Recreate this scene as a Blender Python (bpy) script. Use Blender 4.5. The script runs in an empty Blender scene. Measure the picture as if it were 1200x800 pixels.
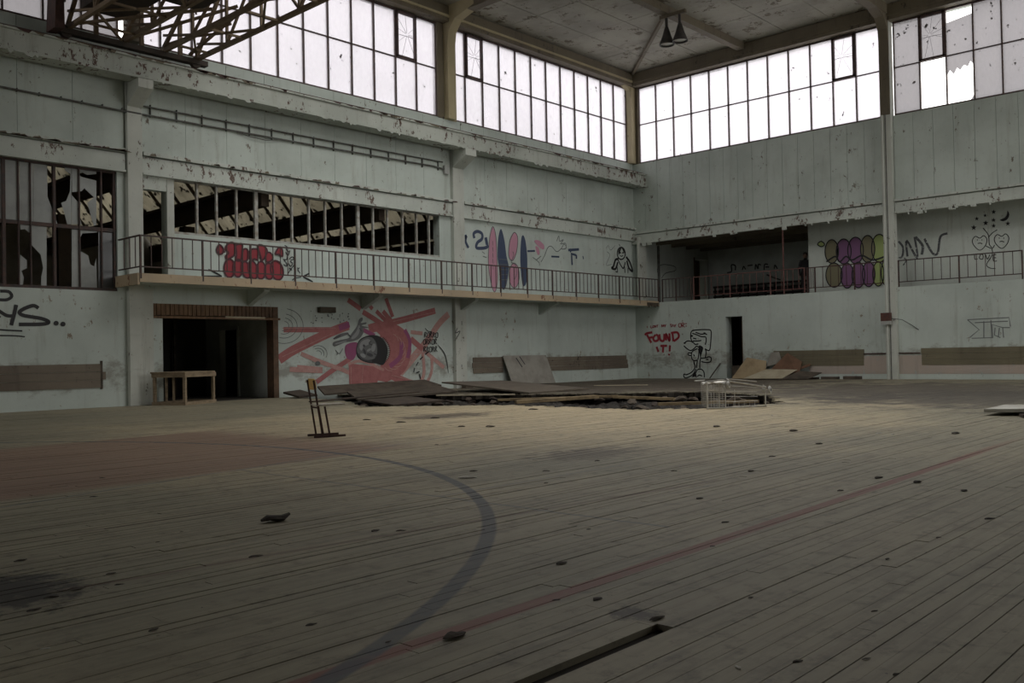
import bpy, bmesh, math, random
from mathutils import Vector, Matrix
random.seed(7)
SC = bpy.context.scene
COL = SC.collection
R_ = math.radians

# ------------------------------------------------------------------ camera, sky, exposure
CAM = Vector((-31.63, -22.15, 1.05)); FPX = 1066.34
YAW, PITCH, ROLL = R_(42.765), R_(.894), R_(-1.107)
FW = Vector((math.cos(YAW)*math.cos(PITCH), math.sin(YAW)*math.cos(PITCH), math.sin(PITCH)))
_r = FW.cross(Vector((0, 0, 1))).normalized(); _u = _r.cross(FW)
RT = math.cos(ROLL)*_r + math.sin(ROLL)*_u
UP = -math.sin(ROLL)*_r + math.cos(ROLL)*_u
cd = bpy.data.cameras.new('camera'); cam = bpy.data.objects.new('camera', cd); COL.objects.link(cam)
cd.sensor_width = 36; cd.lens = FPX*36/1200; cd.clip_end = 300; cd.clip_start = .05
M = Matrix((RT, UP, -FW)).transposed().to_4x4(); M.translation = CAM; cam.matrix_world = M
SC.camera = cam

w = bpy.data.worlds.new('overcast_sky'); SC.world = w; w.use_nodes = True
bg = w.node_tree.nodes['Background']; bg.inputs[0].default_value = (1, .978, .945, 1); bg.inputs[1].default_value = 1.0
SC.view_settings.view_transform = 'Standard'; SC.view_settings.look = 'None'
SC.view_settings.gamma = 1; SC.view_settings.use_curve_mapping = False
SC.view_settings.exposure = 1.74
SC.cycles.max_bounces = 10; SC.cycles.diffuse_bounces = 6; SC.cycles.transparent_max_bounces = 16

def portal(name, loc, rot, sx, sy):          # tells the renderer where the daylight comes in
    l = bpy.data.lights.new(name, 'AREA'); l.shape = 'RECTANGLE'; l.size = sx; l.size_y = sy; l.cycles.is_portal = True
    o = bpy.data.objects.new(name, l); COL.objects.link(o); o.location = loc; o.rotation_euler = rot
portal('daylight_portal', (-21.3, .7, 10.6), (R_(-90), 0, 0), 43, 3.4)
portal('daylight_portal', (.7, -16, 10.6), (R_(90), 0, R_(90)), 33, 3.4)
portal('daylight_portal', (-43.3, -5.5, 8.9), (R_(90), 0, R_(-90)), 7.5, 7)
portal('daylight_portal', (-7, -32.7, 7.6), (R_(90), 0, 0), 12.5, 9.4)
portal('daylight_portal', (-14.9, -15.0, 13.6), (0, 0, 0), 11.2, 8.4)
portal('daylight_portal', (-14.9, -7.55, 13.6), (0, 0, 0), 11.2, 5.8)

# ------------------------------------------------------------------ pixel of the 1200x800 survey -> point on a real plane
def ray(px, py): return (px-600)/FPX*RT - (py-400)/FPX*UP + FW
def onY(px, py, Y=0): d = ray(px, py); return CAM + d*((Y-CAM.y)/d.y)
def onX(px, py, X=0): d = ray(px, py); return CAM + d*((X-CAM.x)/d.x)
def onZ(px, py, Z=0): d = ray(px, py); return CAM + d*((Z-CAM.z)/d.z)

# ------------------------------------------------------------------ materials
MATS = {}
def nodes_of(name):
    m = bpy.data.materials.new(name); m.use_nodes = True; MATS[name] = m
    t = m.node_tree; b = t.nodes['Principled BSDF']; return m, t, b
def N(t, kind, **kw):
    n = t.nodes.new(kind)
    for k, v in kw.items():
        if isinstance(k, str) and hasattr(n, k): setattr(n, k, v)
    return n
def mixc(t, fac, a, b):
    n = t.nodes.new('ShaderNodeMix'); n.data_type = 'RGBA'
    for s, v in ((0, fac), (6, a), (7, b)):
        if hasattr(v, 'node'): t.links.new(v, n.inputs[s])
        else: n.inputs[s].default_value = v if s == 0 else (*v, 1)
    return n.outputs[2]
def mth(t, op, a, b=None, c=None):
    n = t.nodes.new('ShaderNodeMath'); n.operation = op
    for i, v in enumerate((a, b, c)):
        if v is None: continue
        if hasattr(v, 'node'): t.links.new(v, n.inputs[i])
        else: n.inputs[i].default_value = v
    return n.outputs[0]
def pos(t, scale=(1, 1, 1), loc=(0, 0, 0)):
    g = t.nodes.new('ShaderNodeNewGeometry'); mp = t.nodes.new('ShaderNodeMapping')
    mp.inputs['Scale'].default_value = scale; mp.inputs['Location'].default_value = loc
    t.links.new(g.outputs['Position'], mp.inputs['Vector']); return mp.outputs[0]
def noise(t, vec, scale, detail=4, rough=.6):
    n = t.nodes.new('ShaderNodeTexNoise'); n.inputs['Scale'].default_value = scale
    n.inputs['Detail'].default_value = detail; n.inputs['Roughness'].default_value = rough
    t.links.new(vec, n.inputs['Vector']); return n.outputs['Fac']
def ramp(t, fac, lo, hi):
    n = t.nodes.new('ShaderNodeMapRange'); n.interpolation_type = 'SMOOTHSTEP'
    t.links.new(fac, n.inputs[0]); n.inputs[1].default_value = lo; n.inputs[2].default_value = hi
    return n.outputs[0]
def bump(t, b, h, strength, dist=.02):
    n = t.nodes.new('ShaderNodeBump'); n.inputs['Strength'].default_value = strength; n.inputs['Distance'].default_value = dist
    t.links.new(h, n.inputs['Height']); t.links.new(n.outputs[0], b.inputs['Normal'])
def plain(name, c, rough=.7, c2=None, scale=3, metal=0, stretch=(1, 1, 1), bmp=0):
    m, t, b = nodes_of(name); b.inputs['Roughness'].default_value = rough; b.inputs['Metallic'].default_value = metal
    if c2:
        f = noise(t, pos(t, stretch), scale, 5)
        o = mixc(t, ramp(t, f, .35, .68), c, c2); t.links.new(o, b.inputs['Base Color'])
        if bmp: bump(t, b, f, bmp)
    else: b.inputs['Base Color'].default_value = (*c, 1)
    return m
def painted(name, base, base2, chip, amount=.66, streak=(.25, .24, .2), sfac=.5, cs=5.5, stretch=(4, 4, .35)):
    """old wall paint: blotches, runs of dirt, flaked spots"""
    m, t, b = nodes_of(name); b.inputs['Roughness'].default_value = .75
    c = mixc(t, ramp(t, noise(t, pos(t), .5, 5), .35, .7), base, base2)
    st = ramp(t, noise(t, pos(t, stretch), 1.0, 5, .7), .52, .78)
    c = mixc(t, mth(t, 'MULTIPLY', st, sfac), c, streak)
    fine = ramp(t, noise(t, pos(t), 9, 4, .7), .6, .75)
    c = mixc(t, mth(t, 'MULTIPLY', fine, .35), c, streak)
    big = noise(t, pos(t), .7, 2)
    ch = noise(t, pos(t, (1, 1, .6)), cs, 6, .75)
    chf = ramp(t, mth(t, 'ADD', ch, mth(t, 'MULTIPLY', mth(t, 'SUBTRACT', big, .5), .35)), amount, amount+.04)
    c = mixc(t, chf, c, chip)
    if name == 'wall_paint_low':
        sp = t.nodes.new('ShaderNodeSeparateXYZ'); t.links.new(t.nodes.new('ShaderNodeNewGeometry').outputs['Position'], sp.inputs[0])
        zz = mth(t, 'ABSOLUTE', mth(t, 'SUBTRACT', sp.outputs[2], .75))
        gr = mth(t, 'SUBTRACT', mth(t, 'MULTIPLY', noise(t, pos(t, (1, 1, 1.6)), 2.2, 6, .72), 1.7), mth(t, 'MULTIPLY', zz, .75))
        c = mixc(t, mth(t, 'MULTIPLY', ramp(t, gr, .55, .95), .6), c, (.17, .145, .11))
    t.links.new(c, b.inputs['Base Color']); bump(t, b, mth(t, 'SUBTRACT', fine, chf), .25, .01)
    return m
painted('wall_paint', (.52, .58, .535), (.42, .47, .43), (.15, .125, .095), .635)
painted('wall_paint_low', (.53, .59, .55), (.44, .495, .46), (.25, .21, .16), .63)
painted('girder_paint', (.55, .59, .54), (.43, .465, .425), (.13, .09, .07), .575, sfac=.6)
painted('flaking_beam', (.47, .50, .45), (.36, .385, .345), (.10, .06, .045), .57, sfac=.7)
painted('column_paint', (.54, .56, .51), (.44, .46, .415), (.10, .085, .06), .63)
painted('gallery_paint', (.56, .605, .56), (.48, .52, .48), (.2, .18, .15), .70)
painted('cream_post', (.42, .36, .22), (.33, .28, .17), (.14, .10, .06), .68)
painted('fascia_paint', (.46, .36, .24), (.36, .29, .2), (.2, .10, .06), .62)
painted('old_render', (.13, .105, .08), (.19, .16, .12), (.06, .045, .03), .6, (.05, .04, .03))
painted('green_render', (.17, .15, .095), (.13, .115, .075), (.08, .07, .05), .62, (.06, .05, .03))
painted('pink_dado', (.43, .36, .31), (.38, .34, .3), (.35, .38, .36), .6)
painted('ceiling_board', (.37, .355, .29), (.25, .24, .195), (.12, .10, .065), .57, (.11, .095, .065), .95, 1.7, (.9, .5, 1))
painted('ceiling_rib', (.16, .135, .09), (.12, .10, .07), (.06, .05, .035), .62, (.05, .04, .03))
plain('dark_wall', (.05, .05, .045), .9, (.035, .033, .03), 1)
plain('shed_dark', (.08, .06, .043), .9, (.05, .038, .028), 1.5)
plain('shed_wall', (.13, .12, .10), .9, (.08, .075, .06), 1.2)
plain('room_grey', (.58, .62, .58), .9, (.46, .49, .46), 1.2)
plain('mullion_steel', (.05, .035, .035), .6, (.09, .05, .04), 8)
plain('window_lead', (.045, .035, .05), .6)
plain('white_bar', (.42, .43, .40), .6, (.25, .22, .18), 7)
plain('rust', (.075, .036, .03), .8, (.045, .025, .022), 9)
plain('rust_light', (.17, .075, .065), .8, (.10, .05, .045), 9)
plain('dark_rail', (.05, .04, .038), .7, (.09, .05, .04), 9)
plain('crane_steel', (.15, .105, .065), .8, (.21, .155, .095), 4)
plain('crane_plate', (.06, .045, .035), .85, (.035, .03, .025), 3)
plain('conduit', (.13, .14, .13), .7, (.08, .07, .06), 6)
plain('raw_wood', (.30, .23, .15), .8, (.19, .145, .09), 5, stretch=(1, 1, 4))
plain('slat_wood', (.20, .12, .065), .8, (.12, .07, .04), 6, stretch=(3, 3, .5))
plain('brown_frame', (.13, .075, .045), .8, (.08, .05, .03), 5)
plain('yellow_ply', (.72, .48, .17), .6, (.6, .4, .15), 10)
plain('seat_ply', (.5, .47, .4), .6, (.24, .22, .18), 10)
plain('board_grey', (.30, .285, .25), .85, (.23, .215, .19), 3)
plain('board_tan', (.36, .28, .17), .85, (.27, .20, .12), 3)
plain('board_brown', (.16, .085, .05), .8, (.11, .06, .035), 3)
plain('board_dark', (.10, .08, .06), .9, (.05, .04, .03), 3)
plain('board_grey_dirty', (.14, .115, .09), .9, (.10, .085, .065), 2.5)
plain('board_pale', (.46, .41, .30), .85, (.36, .31, .22), 3)
plain('timber', (.32, .24, .13), .85, (.17, .125, .07), 4)
plain('timber_dark', (.07, .052, .038), .9, (.04, .03, .024), 4)
plain('white_paint_board', (.5, .5, .46), .7, (.35, .33, .29), 3)
plain('rubble', (.045, .04, .034), .95, (.018, .016, .014), 4, bmp=.6)
plain('bark', (.03, .024, .019), .9, (.055, .042, .03), 20)
plain('chip_wood', (.04, .03, .022), .9, (.065, .05, .035), 20)
plain('chip_pale', (.45, .43, .38), .8)
plain('chrome_wire', (.55, .55, .52), .35, (.4, .38, .34), 8, .6)
plain('rubber', (.035, .035, .035), .6); plain('plastic_grey', (.4, .4, .38), .5)
plain('lamp_black', (.03, .03, .03), .5, (.06, .05, .045), 6); plain('lamp_bulb', (.65, .63, .55), .25)
plain('cloth_black', (.012, .012, .014), .9); plain('skin', (.22, .13, .095), .6); plain('hair', (.015, .012, .01), .7)
plain('rust_box', (.12, .045, .03), .8, (.07, .035, .03), 12); plain('grey_box', (.35, .36, .34), .7)
plain('black_rack', (.02, .018, .016), .8)
plain('earth', (.05, .042, .035), .95, (.025, .021, .018), 2)
plain('subfloor', (.035, .028, .02), .95, (.02, .016, .012), 3)

# window glass: frosted, dirty
def glass(name, tcol, tl, fac, spots=.70, dirt=(.12, .11, .10)):
    m, t, b = nodes_of(name); out = t.nodes['Material Output']
    tr = t.nodes.new('ShaderNodeBsdfTransparent'); tr.inputs[0].default_value = (*tcol, 1)
    ts = t.nodes.new('ShaderNodeBsdfTranslucent'); ts.inputs[0].default_value = (*tl, 1)
    df = t.nodes.new('ShaderNodeBsdfDiffuse'); df.inputs[0].default_value = (*dirt, 1)
    mx = t.nodes.new('ShaderNodeMixShader'); mx2 = t.nodes.new('ShaderNodeMixShader')
    f = noise(t, pos(t, (1, 1, .5)), 1.2, 5)
    fm = t.nodes.new('ShaderNodeMapRange'); t.links.new(f, fm.inputs[0]); fm.inputs[1].default_value = .3; fm.inputs[2].default_value = .7
    fm.inputs[3].default_value = max(0, fac-.2); fm.inputs[4].default_value = min(1, fac+.2)
    t.links.new(fm.outputs[0], mx.inputs[0]); t.links.new(tr.outputs[0], mx.inputs[1]); t.links.new(ts.outputs[0], mx.inputs[2])
    sp = ramp(t, noise(t, pos(t), 4.5, 3, .6), spots, spots+.03)
    t.links.new(sp, mx2.inputs[0]); t.links.new(mx.outputs[0], mx2.inputs[1]); t.links.new(df.outputs[0], mx2.inputs[2])
    t.links.new(mx2.outputs[0], out.inputs[0]); return m
glass('frosted_glass', (.56, .55, .575), (.74, .73, .76), .4, .70)
glass('dim_dirty_glass', (.36, .355, .365), (.42, .41, .42), .5, .66)  # darker tint dims the outer bays, on top of the dirt spots
glass('shed_glass', (.24, .23, .195), (.42, .40, .34), .5, .60, (.07, .06, .045))
plain('frost_pane', (.34, .36, .35), .5, (.27, .285, .275), 2)
plain('grey_pane', (.07, .075, .08), .3)
# spray paints
for nm, c in dict(spray_black=(.012, .012, .014), spray_red=(.28, .022, .035), spray_darkred=(.07, .012, .02), spray_pink=(.50, .25, .33),
                  spray_navy=(.045, .065, .12), spray_purple=(.20, .09, .20), spray_green=(.34, .42, .15), spray_olive=(.20, .185, .11),
                  spray_letters=(.30, .025, .04), spray_grey=(.16, .17, .17), spray_line=(.12, .13, .13),
                  face_light=(.26, .27, .27), face_mid=(.13, .135, .135), face_dark=(.05, .05, .055), face_black=(.012, .012, .013)).items():
    plain(nm, c, .6)
def brushed(name, c, c2, cut):
    m, t, b = nodes_of(name); b.inputs['Roughness'].default_value = .8
    f = noise(t, pos(t, (1, 1, 1)), 5, 6, .7)
    t.links.new(mixc(t, ramp(t, f, .35, .7), c, c2), b.inputs['Base Color'])
    tr = t.nodes.new('ShaderNodeBsdfTransparent'); mx = t.nodes.new('ShaderNodeMixShader')
    t.links.new(ramp(t, noise(t, pos(t, (1, 1, 2)), 8, 5, .75), cut, cut+.06), mx.inputs[0])
    t.links.new(b.outputs[0], mx.inputs[1]); t.links.new(tr.outputs[0], mx.inputs[2])
    t.links.new(mx.outputs[0], t.nodes['Material Output'].inputs[0]); return m
brushed('brush_pink', (.40, .155, .15), (.32, .115, .115), .64)
brushed('brush_light', (.48, .29, .26), (.42, .22, .20), .58)
brushed('brush_magenta', (.30, .08, .18), (.26, .09, .16), .68)
brushed('spray_faded', (.07, .075, .08), (.12, .125, .13), .55)

# floor planks, with the court lines painted on them
def floor_material():
    m, t, b = nodes_of('court_planks'); b.inputs['Roughness'].default_value = .62
    g = t.nodes.new('ShaderNodeNewGeometry'); s = t.nodes.new('ShaderNodeSeparateXYZ'); t.links.new(g.outputs['Position'], s.inputs[0])
    x, y = s.outputs[0], s.outputs[1]
    n1 = noise(t, pos(t), .35, 5); n2 = noise(t, pos(t, (.5, 9, 1)), 1.6, 4); n3 = noise(t, pos(t), 7, 6, .7)
    c = mixc(t, ramp(t, n1, .3, .7), (.32, .285, .195), (.24, .225, .16))
    # worn tan area in front of the key, tone raised to paint brighter light
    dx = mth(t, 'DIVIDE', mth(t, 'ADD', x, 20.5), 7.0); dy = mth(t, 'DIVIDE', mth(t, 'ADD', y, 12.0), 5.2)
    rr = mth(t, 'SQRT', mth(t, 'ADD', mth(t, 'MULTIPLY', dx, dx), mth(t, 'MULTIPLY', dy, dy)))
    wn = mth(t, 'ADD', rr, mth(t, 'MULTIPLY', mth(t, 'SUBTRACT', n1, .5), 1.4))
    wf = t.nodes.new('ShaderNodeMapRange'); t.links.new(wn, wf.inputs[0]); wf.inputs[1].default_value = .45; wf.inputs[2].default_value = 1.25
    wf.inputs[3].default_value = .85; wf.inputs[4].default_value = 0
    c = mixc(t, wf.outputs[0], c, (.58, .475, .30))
    c = mixc(t, mth(t, 'MULTIPLY', ramp(t, n2, .42, .75), .55), c, (.12, .105, .08))
    c = mixc(t, mth(t, 'MULTIPLY', ramp(t, n3, .5, .72), .7), c, (.10, .088, .066))
    n4 = noise(t, pos(t, (1, 1.6, 1)), 2.3, 7, .74); n5 = noise(t, pos(t, (.35, 4, 1)), 9, 4, .7)
    c = mixc(t, mth(t, 'MULTIPLY', ramp(t, n4, .5, .74), .62), c, (.115, .10, .075))
    c = mixc(t, mth(t, 'MULTIPLY', ramp(t, n5, .55, .75), .45), c, (.42, .37, .26))
    c = mixc(t, ramp(t, noise(t, pos(t), 13, 5, .8), .66, .70), c, (.04, .034, .026))
    def band(v, lo, hi, soft=.012):
        a = ramp(t, v, lo-soft, lo+soft); bq = ramp(t, v, hi-soft, hi+soft); return mth(t, 'SUBTRACT', a, bq)
    wear = mth(t, 'SUBTRACT', 1.0, mth(t, 'MULTIPLY', ramp(t, n3, .48, .72), .45))
    def lay(c, f, col, k): return mixc(t, mth(t, 'MULTIPLY', mth(t, 'MULTIPLY', f, wear), k), c, col)
    # red painted key
    c = lay(c, mth(t, 'MULTIPLY', band(mth(t, 'ADD', y, mth(t, 'MULTIPLY', mth(t, 'ADD', x, 27), -.10)), -14.2, -9.6, .12), band(x, -50, -24.6, .5)), (.21, .10, .075), .62)
    ys = mth(t, 'ADD', y, mth(t, 'MULTIPLY', mth(t, 'ADD', x, 28), -.028))
    c = lay(c, mth(t, 'MULTIPLY', band(ys, -19.60, -19.51), band(x, -50, -21, 1.5)), (.19, .065, .05), .85)
    yt = mth(t, 'ADD', y, mth(t, 'MULTIPLY', mth(t, 'ADD', x, 28), .12))
    c = lay(c, mth(t, 'MULTIPLY', band(yt, -17.965, -17.915), band(x, -60, -25)), (.12, .075, .055), .65)
    c = lay(c, mth(t, 'MULTIPLY', band(y, -16.30, -16.265), band(x, -60, -26.4)), (.12, .08, .06), .6)
    c = lay(c, mth(t, 'MULTIPLY', band(mth(t, 'ADD', x, 26.97), -.022, .022), band(y, -19.1, -14.2)), (.11, .12, .125), .6)
    c = lay(c, mth(t, 'MULTIPLY', band(mth(t, 'ADD', y, 17.06), -.022, .022), band(x, -26.97, -24.5)), (.12, .125, .125), .5)
    c = lay(c, mth(t, 'MULTIPLY', band(mth(t, 'ADD', y, mth(t, 'MULTIPLY', mth(t, 'ADD', x, 27), -.24)), -14.24, -14.19), band(x, -60, -22.6)), (.11, .12, .13), .6)
    # blue arc
    ax = mth(t, 'ADD', x, 32.42); ay = mth(t, 'ADD', y, 13.2)
    ra = mth(t, 'SQRT', mth(t, 'ADD', mth(t, 'MULTIPLY', ax, ax), mth(t, 'MULTIPLY', ay, ay)))
    c = lay(c, band(ra, 6.90, 6.99), (.075, .082, .092), .9)
    # soot and mud
    def blot(c, cx, cy, rx, ry, col, k, sc=1.2):
        a = mth(t, 'DIVIDE', mth(t, 'ADD', x, -cx), rx); bq = mth(t, 'DIVIDE', mth(t, 'ADD', y, -cy), ry)
        r2 = mth(t, 'SQRT', mth(t, 'ADD', mth(t, 'MULTIPLY', a, a), mth(t, 'MULTIPLY', bq, bq)))
        v = mth(t, 'ADD', r2, mth(t, 'MULTIPLY', mth(t, 'SUBTRACT', noise(t, pos(t), sc, 6, .7), .5), 2.6))
        q = t.nodes.new('ShaderNodeMapRange'); t.links.new(v, q.inputs[0]); q.inputs[1].default_value = .55; q.inputs[2].default_value = 1.0
        q.inputs[3].default_value = k; q.inputs[4].default_value = 0
        return mixc(t, q.outputs[0], c, col)
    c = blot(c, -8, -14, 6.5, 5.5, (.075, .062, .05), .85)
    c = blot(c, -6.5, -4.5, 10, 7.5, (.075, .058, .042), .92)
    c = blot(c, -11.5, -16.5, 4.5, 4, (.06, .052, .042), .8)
    c = blot(c, -30.15, -17.5, .42, .5, (.014, .012, .01), .95, 7)
    c = blot(c, -20.5, -10.2, 1.2, .7, (.09, .07, .05), .8, 3)
    c = blot(c, -28.6, -20.0, .10, .12, (.05, .04, .03), .9, 9)
    c = blot(c, -24, -16.2, .9, .5, (.11, .09, .065), .8, 5)
    t.links.new(c, b.inputs['Base Color']); bump(t, b, n3, .15, .004)
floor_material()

# ------------------------------------------------------------------ mesh helpers
class MB:
    def __init__(s): s.v = []; s.f = []
    def add(s, vs, fs):
        o = len(s.v); s.v += [tuple(q) for q in vs]; s.f += [tuple(i+o for i in q) for q in fs]; return s
    def box(s, x0, x1, y0, y1, z0, z1):
        return s.add([(x, y, z) for x in (x0, x1) for y in (y0, y1) for z in (z0, z1)],
                     [(0, 1, 3, 2), (4, 6, 7, 5), (0, 4, 5, 1), (2, 3, 7, 6), (0, 2, 6, 4), (1, 5, 7, 3)])
    def bar(s, a, b, wd, ht, up=(0, 0, 1)):
        a, b = Vector(a), Vector(b); d = (b-a).normalized(); sd = d.cross(Vector(up))
        if sd.length < 1e-4: sd = d.cross(Vector((1, 0, 0)))
        sd.normalize(); u2 = sd.cross(d)
        P = [p + sd*i*wd/2 + u2*j*ht/2 for p in (a, b) for i in (-1, 1) for j in (-1, 1)]
        return s.add(P, [(0, 1, 3, 2), (4, 6, 7, 5), (0, 4, 5, 1), (2, 3, 7, 6), (0, 2, 6, 4), (1, 5, 7, 3)])
    def tube(s, pts, r, n=6, cap=True):
        pts = [Vector(p) for p in pts]; rr = r if isinstance(r, (list, tuple)) else [r]*len(pts); o = len(s.v); prev = None
        for i, p in enumerate(pts):
            d = (pts[min(i+1, len(pts)-1)] - pts[max(i-1, 0)]).normalized()
            a = prev - d*prev.dot(d) if prev else d.cross(Vector((0, 0, 1)) if abs(d.z) < .9 else Vector((1, 0, 0)))
            a.normalize(); prev = a; b = d.cross(a)
            for k in range(n): s.v.append(tuple(p + (a*math.cos(2*math.pi*k/n) + b*math.sin(2*math.pi*k/n))*rr[i]))
        for i in range(len(pts)-1):
            for k in range(n): s.f.append((o+i*n+k, o+i*n+(k+1) % n, o+(i+1)*n+(k+1) % n, o+(i+1)*n+k))
        if cap: s.f.append(tuple(o+k for k in range(n-1, -1, -1))); s.f.append(tuple(o+(len(pts)-1)*n+k for k in range(n)))
        return s
    def lathe(s, prof, n=16, c=(0, 0, 0)):
        o = len(s.v)
        for r, z in prof:
            for k in range(n): s.v.append((c[0]+r*math.cos(2*math.pi*k/n), c[1]+r*math.sin(2*math.pi*k/n), c[2]+z))
        for i in range(len(prof)-1):
            for k in range(n): s.f.append((o+i*n+k, o+i*n+(k+1) % n, o+(i+1)*n+(k+1) % n, o+(i+1)*n+k))
        return s
    def slab(s, poly, off):                    # polygon (3D points) extruded by a vector
        n = len(poly); P = [Vector(p) for p in poly]; off = Vector(off)
        return s.add(P + [p+off for p in P], [tuple(range(n)), tuple(range(2*n-1, n-1, -1))] + [(i, (i+1) % n, n+(i+1) % n, n+i) for i in range(n)])
    def build(s, name, mat, parent=None, smooth=False, origin=None, **props):
        me = bpy.data.meshes.new(name)
        o0 = Vector(origin) if origin else Vector((0, 0, 0))
        me.from_pydata([tuple(Vector(v)-o0) for v in s.v], [], s.f); me.update()
        bm = bmesh.new(); bm.from_mesh(me); bmesh.ops.recalc_face_normals(bm, faces=bm.faces); bm.to_mesh(me); bm.free()
        if smooth:
            for p in me.polygons: p.use_smooth = True
        me.materials.append(MATS[mat]); o = bpy.data.objects.new(name, me); COL.objects.link(o)
        if parent: o.parent = parent
        if origin: o.location = o0
        for k, v in props.items(): o[k] = v
        return o
def box(name, mat, parent, *a, **k): return MB().box(*a).build(name, mat, parent, **k)
def tag(o, label, cat, group=None):
    o['label'] = label; o['category'] = cat
    if group: o['group'] = group
    return o
def thing(name, label, cat, loc=(0, 0, 0), rz=0, group=None):
    o = bpy.data.objects.new(name, None); COL.objects.link(o); o.location = loc; o.rotation_euler = (0, 0, rz); o.empty_display_size = .2
    return tag(o, label, cat, group)
def share(name, src, parent, loc=(0, 0, 0), scale=(1, 1, 1), rot=(0, 0, 0)):
    o = bpy.data.objects.new(name, src.data); COL.objects.link(o); o.parent = parent; o.location = loc; o.scale = scale; o.rotation_euler = rot; return o
S = dict(kind='structure')

# ================================================================== THE SHELL
# ---- ground and floor
box('ground', 'earth', None, -45, 8, -34, 18, -.9, -.55, **S)
HN = [(1, -16.2), (0, -16.6), (-1, -17.2), (-3.6, -17.9), (-6.3, -19.3), (-8.9, -17.4), (-12.2, -17.7), (-13.3, -16.6), (-13.7, -14.8)]
HF = [(1, -15.0), (0, -15.2), (-1, -15.0), (-3.4, -14.0), (-4.6, -12.8), (-5.4, -13.3), (-8, -11.6), (-9.4, -10.3), (-12, -11.6), (-13.7, -14.6)]
def interp(tab, y):
    for (a, xa), (b, xb) in zip(tab, tab[1:]):
        if b <= y <= a: return xa + (xb-xa)*(y-a)/(b-a)
def intervals(y, j=0):
    if -13.7 < y < 1:
        n, f = interp(HN, y)+random.uniform(-j, j), interp(HF, y)+random.uniform(-j, j)
        if f-n > .15: return [(-42.6, n), (f, .02)]
    return [(-42.6, .02)]
mb = MB(); y = -32.0
while y < 0:
    for a, b in intervals(y+.125, .10): mb.box(a, b, y, y+.25, -.16, -.028)
    y += .25
mb.box(-21.3, -17.2, 0, 4.1, -.16, 0)
floor = mb.build('floor', 'subfloor', None, **S)
PW = .0755
pieces = []
y = -21.95; row = 0
while y < -.02:
    gap = random.choice((.0022, .003, .003, .004, .005, .0085)); half = PW/2
    for a, b in intervals(y+half, .22):
        x = a - random.uniform(0, 3) if a < -40 else a
        while x < b:
            L = random.uniform(2.6, 4.8); e = min(x+L, b)
            if e-x > .12 and e > -34:
                segs = [(x, e)]
                if abs(y+half+20.17) < PW*.5:
                    segs = [(p, q) for p, q in ((x, min(e, -30.6)), (max(x, -28.66), e)) if q-p > .05]
                for p, q in segs:
                    pieces.append((p, q-.002, y+gap/2, y+PW-gap/2, random.uniform(-.0025, .0015)))
            x = e
    y += PW; row += 1
def nearness(p):
    best = 0
    for i in range(9):
        q = Vector((p[0]+(p[1]-p[0])*i/8, (p[2]+p[3])/2, 0)); d = q-CAM; z = d.dot(FW)
        if z < 1: continue
        px, py = 600+FPX*d.dot(RT)/z, 400-FPX*d.dot(UP)/z
        if 0 <= px <= 1200 and py <= 815: best += (p[1]-p[0])/z/z/z
    return best
pieces.sort(key=nearness, reverse=True)
pk = MB().box(-.5, .5, -.5, .5, -1, 0); unit = None
for p in pieces[:300]:
    if unit is None:
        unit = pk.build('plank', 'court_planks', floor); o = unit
    else: o = share('plank', unit, floor)
    o.location = ((p[0]+p[1])/2, (p[2]+p[3])/2, p[4]); o.scale = (p[1]-p[0], p[3]-p[2], .025)
mb = MB()
for p in pieces[300:]: mb.box(p[0], p[1], p[2], p[3], -.027, p[4])
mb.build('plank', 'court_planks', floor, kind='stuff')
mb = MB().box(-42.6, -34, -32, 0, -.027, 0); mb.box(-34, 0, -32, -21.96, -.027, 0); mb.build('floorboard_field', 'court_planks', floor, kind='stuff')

# ---- left wall (plane y = 0)
mb = MB()
for a in ((-42.6, .3, 5.78, 9.03), (-42.6, .3, 12.2, 13.2), (-42.6, -31.5, 0, 5.78), (-31.5, -21.83, 0, 2.81), (-21.83, -21.0, 0, 3.16), (-21.83, -21.27, 3.16, 5.78),
          (-21.0, -17.4, 2.54, 3.16), (-17.4, -11.12, 0, 3.16), (-11.12, .3, 0, 5.78), (-20.37, -11.12, 3.16, 4.35), (-21.27, -20.37, 5.42, 5.78)):
    mb.box(a[0], a[1], 0, .3, a[2] or -.5, a[3])
wl = mb.build('wall_left', 'wall_paint_low', None, **S)
# concrete cladding panels of the upper wall, joints left open between them
for x0, x1 in ((-31.4, -21.66), (-21.22, -10.62), (-10.08, -.02)):
    n = round((x1-x0)/1.18); wd = (x1-x0)/n
    for i in range(n):
        box('wall_panel', 'wall_paint', wl, x0+i*wd+.004, x0+(i+1)*wd-.004, -.035, 0, 6.32, 8.02)
        box('wall_panel', 'wall_paint', wl, x0+i*wd+.005, x0+(i+1)*wd-.005, -.03, 0, 8.5, 9.02)
for x0, x1 in ((-31.4, -21.66), (-21.22, -10.62), (-10.08, -.02)):
    box('ledge', 'girder_paint', wl, x0, x1, -.17, 0, 6.22, 6.31)
    box('girder', 'girder_paint', wl, x0, x1, -.09, 0, 5.78, 6.19)
    box('girder_lip', 'girder_paint', wl, x0, x1, -.14, 0, 5.74, 5.79)
rwy = MB().box(-42, -.01, -.70, -.32, 8.0, 8.42).build('runway_beam', 'flaking_beam', None, **S)
for x0, x1, zb in ((-21.62, -21.25, 0), (-10.6, -10.1, 0)):
    box('column_shaft', 'column_paint', wl, x0, x1, -.15, 0, zb, 8.0)
    MB().slab([(x0, -.11, 7.36), (x0, -.78, 7.72), (x0, -.78, 7.95), (x0, -.11, 7.95)], (x1-x0, 0, 0)).build('corbel', 'column_paint', rwy)
box('column_foot', 'column_paint', wl, -21.25, -20.98, -.06, 0, 0, 2.9)
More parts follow.
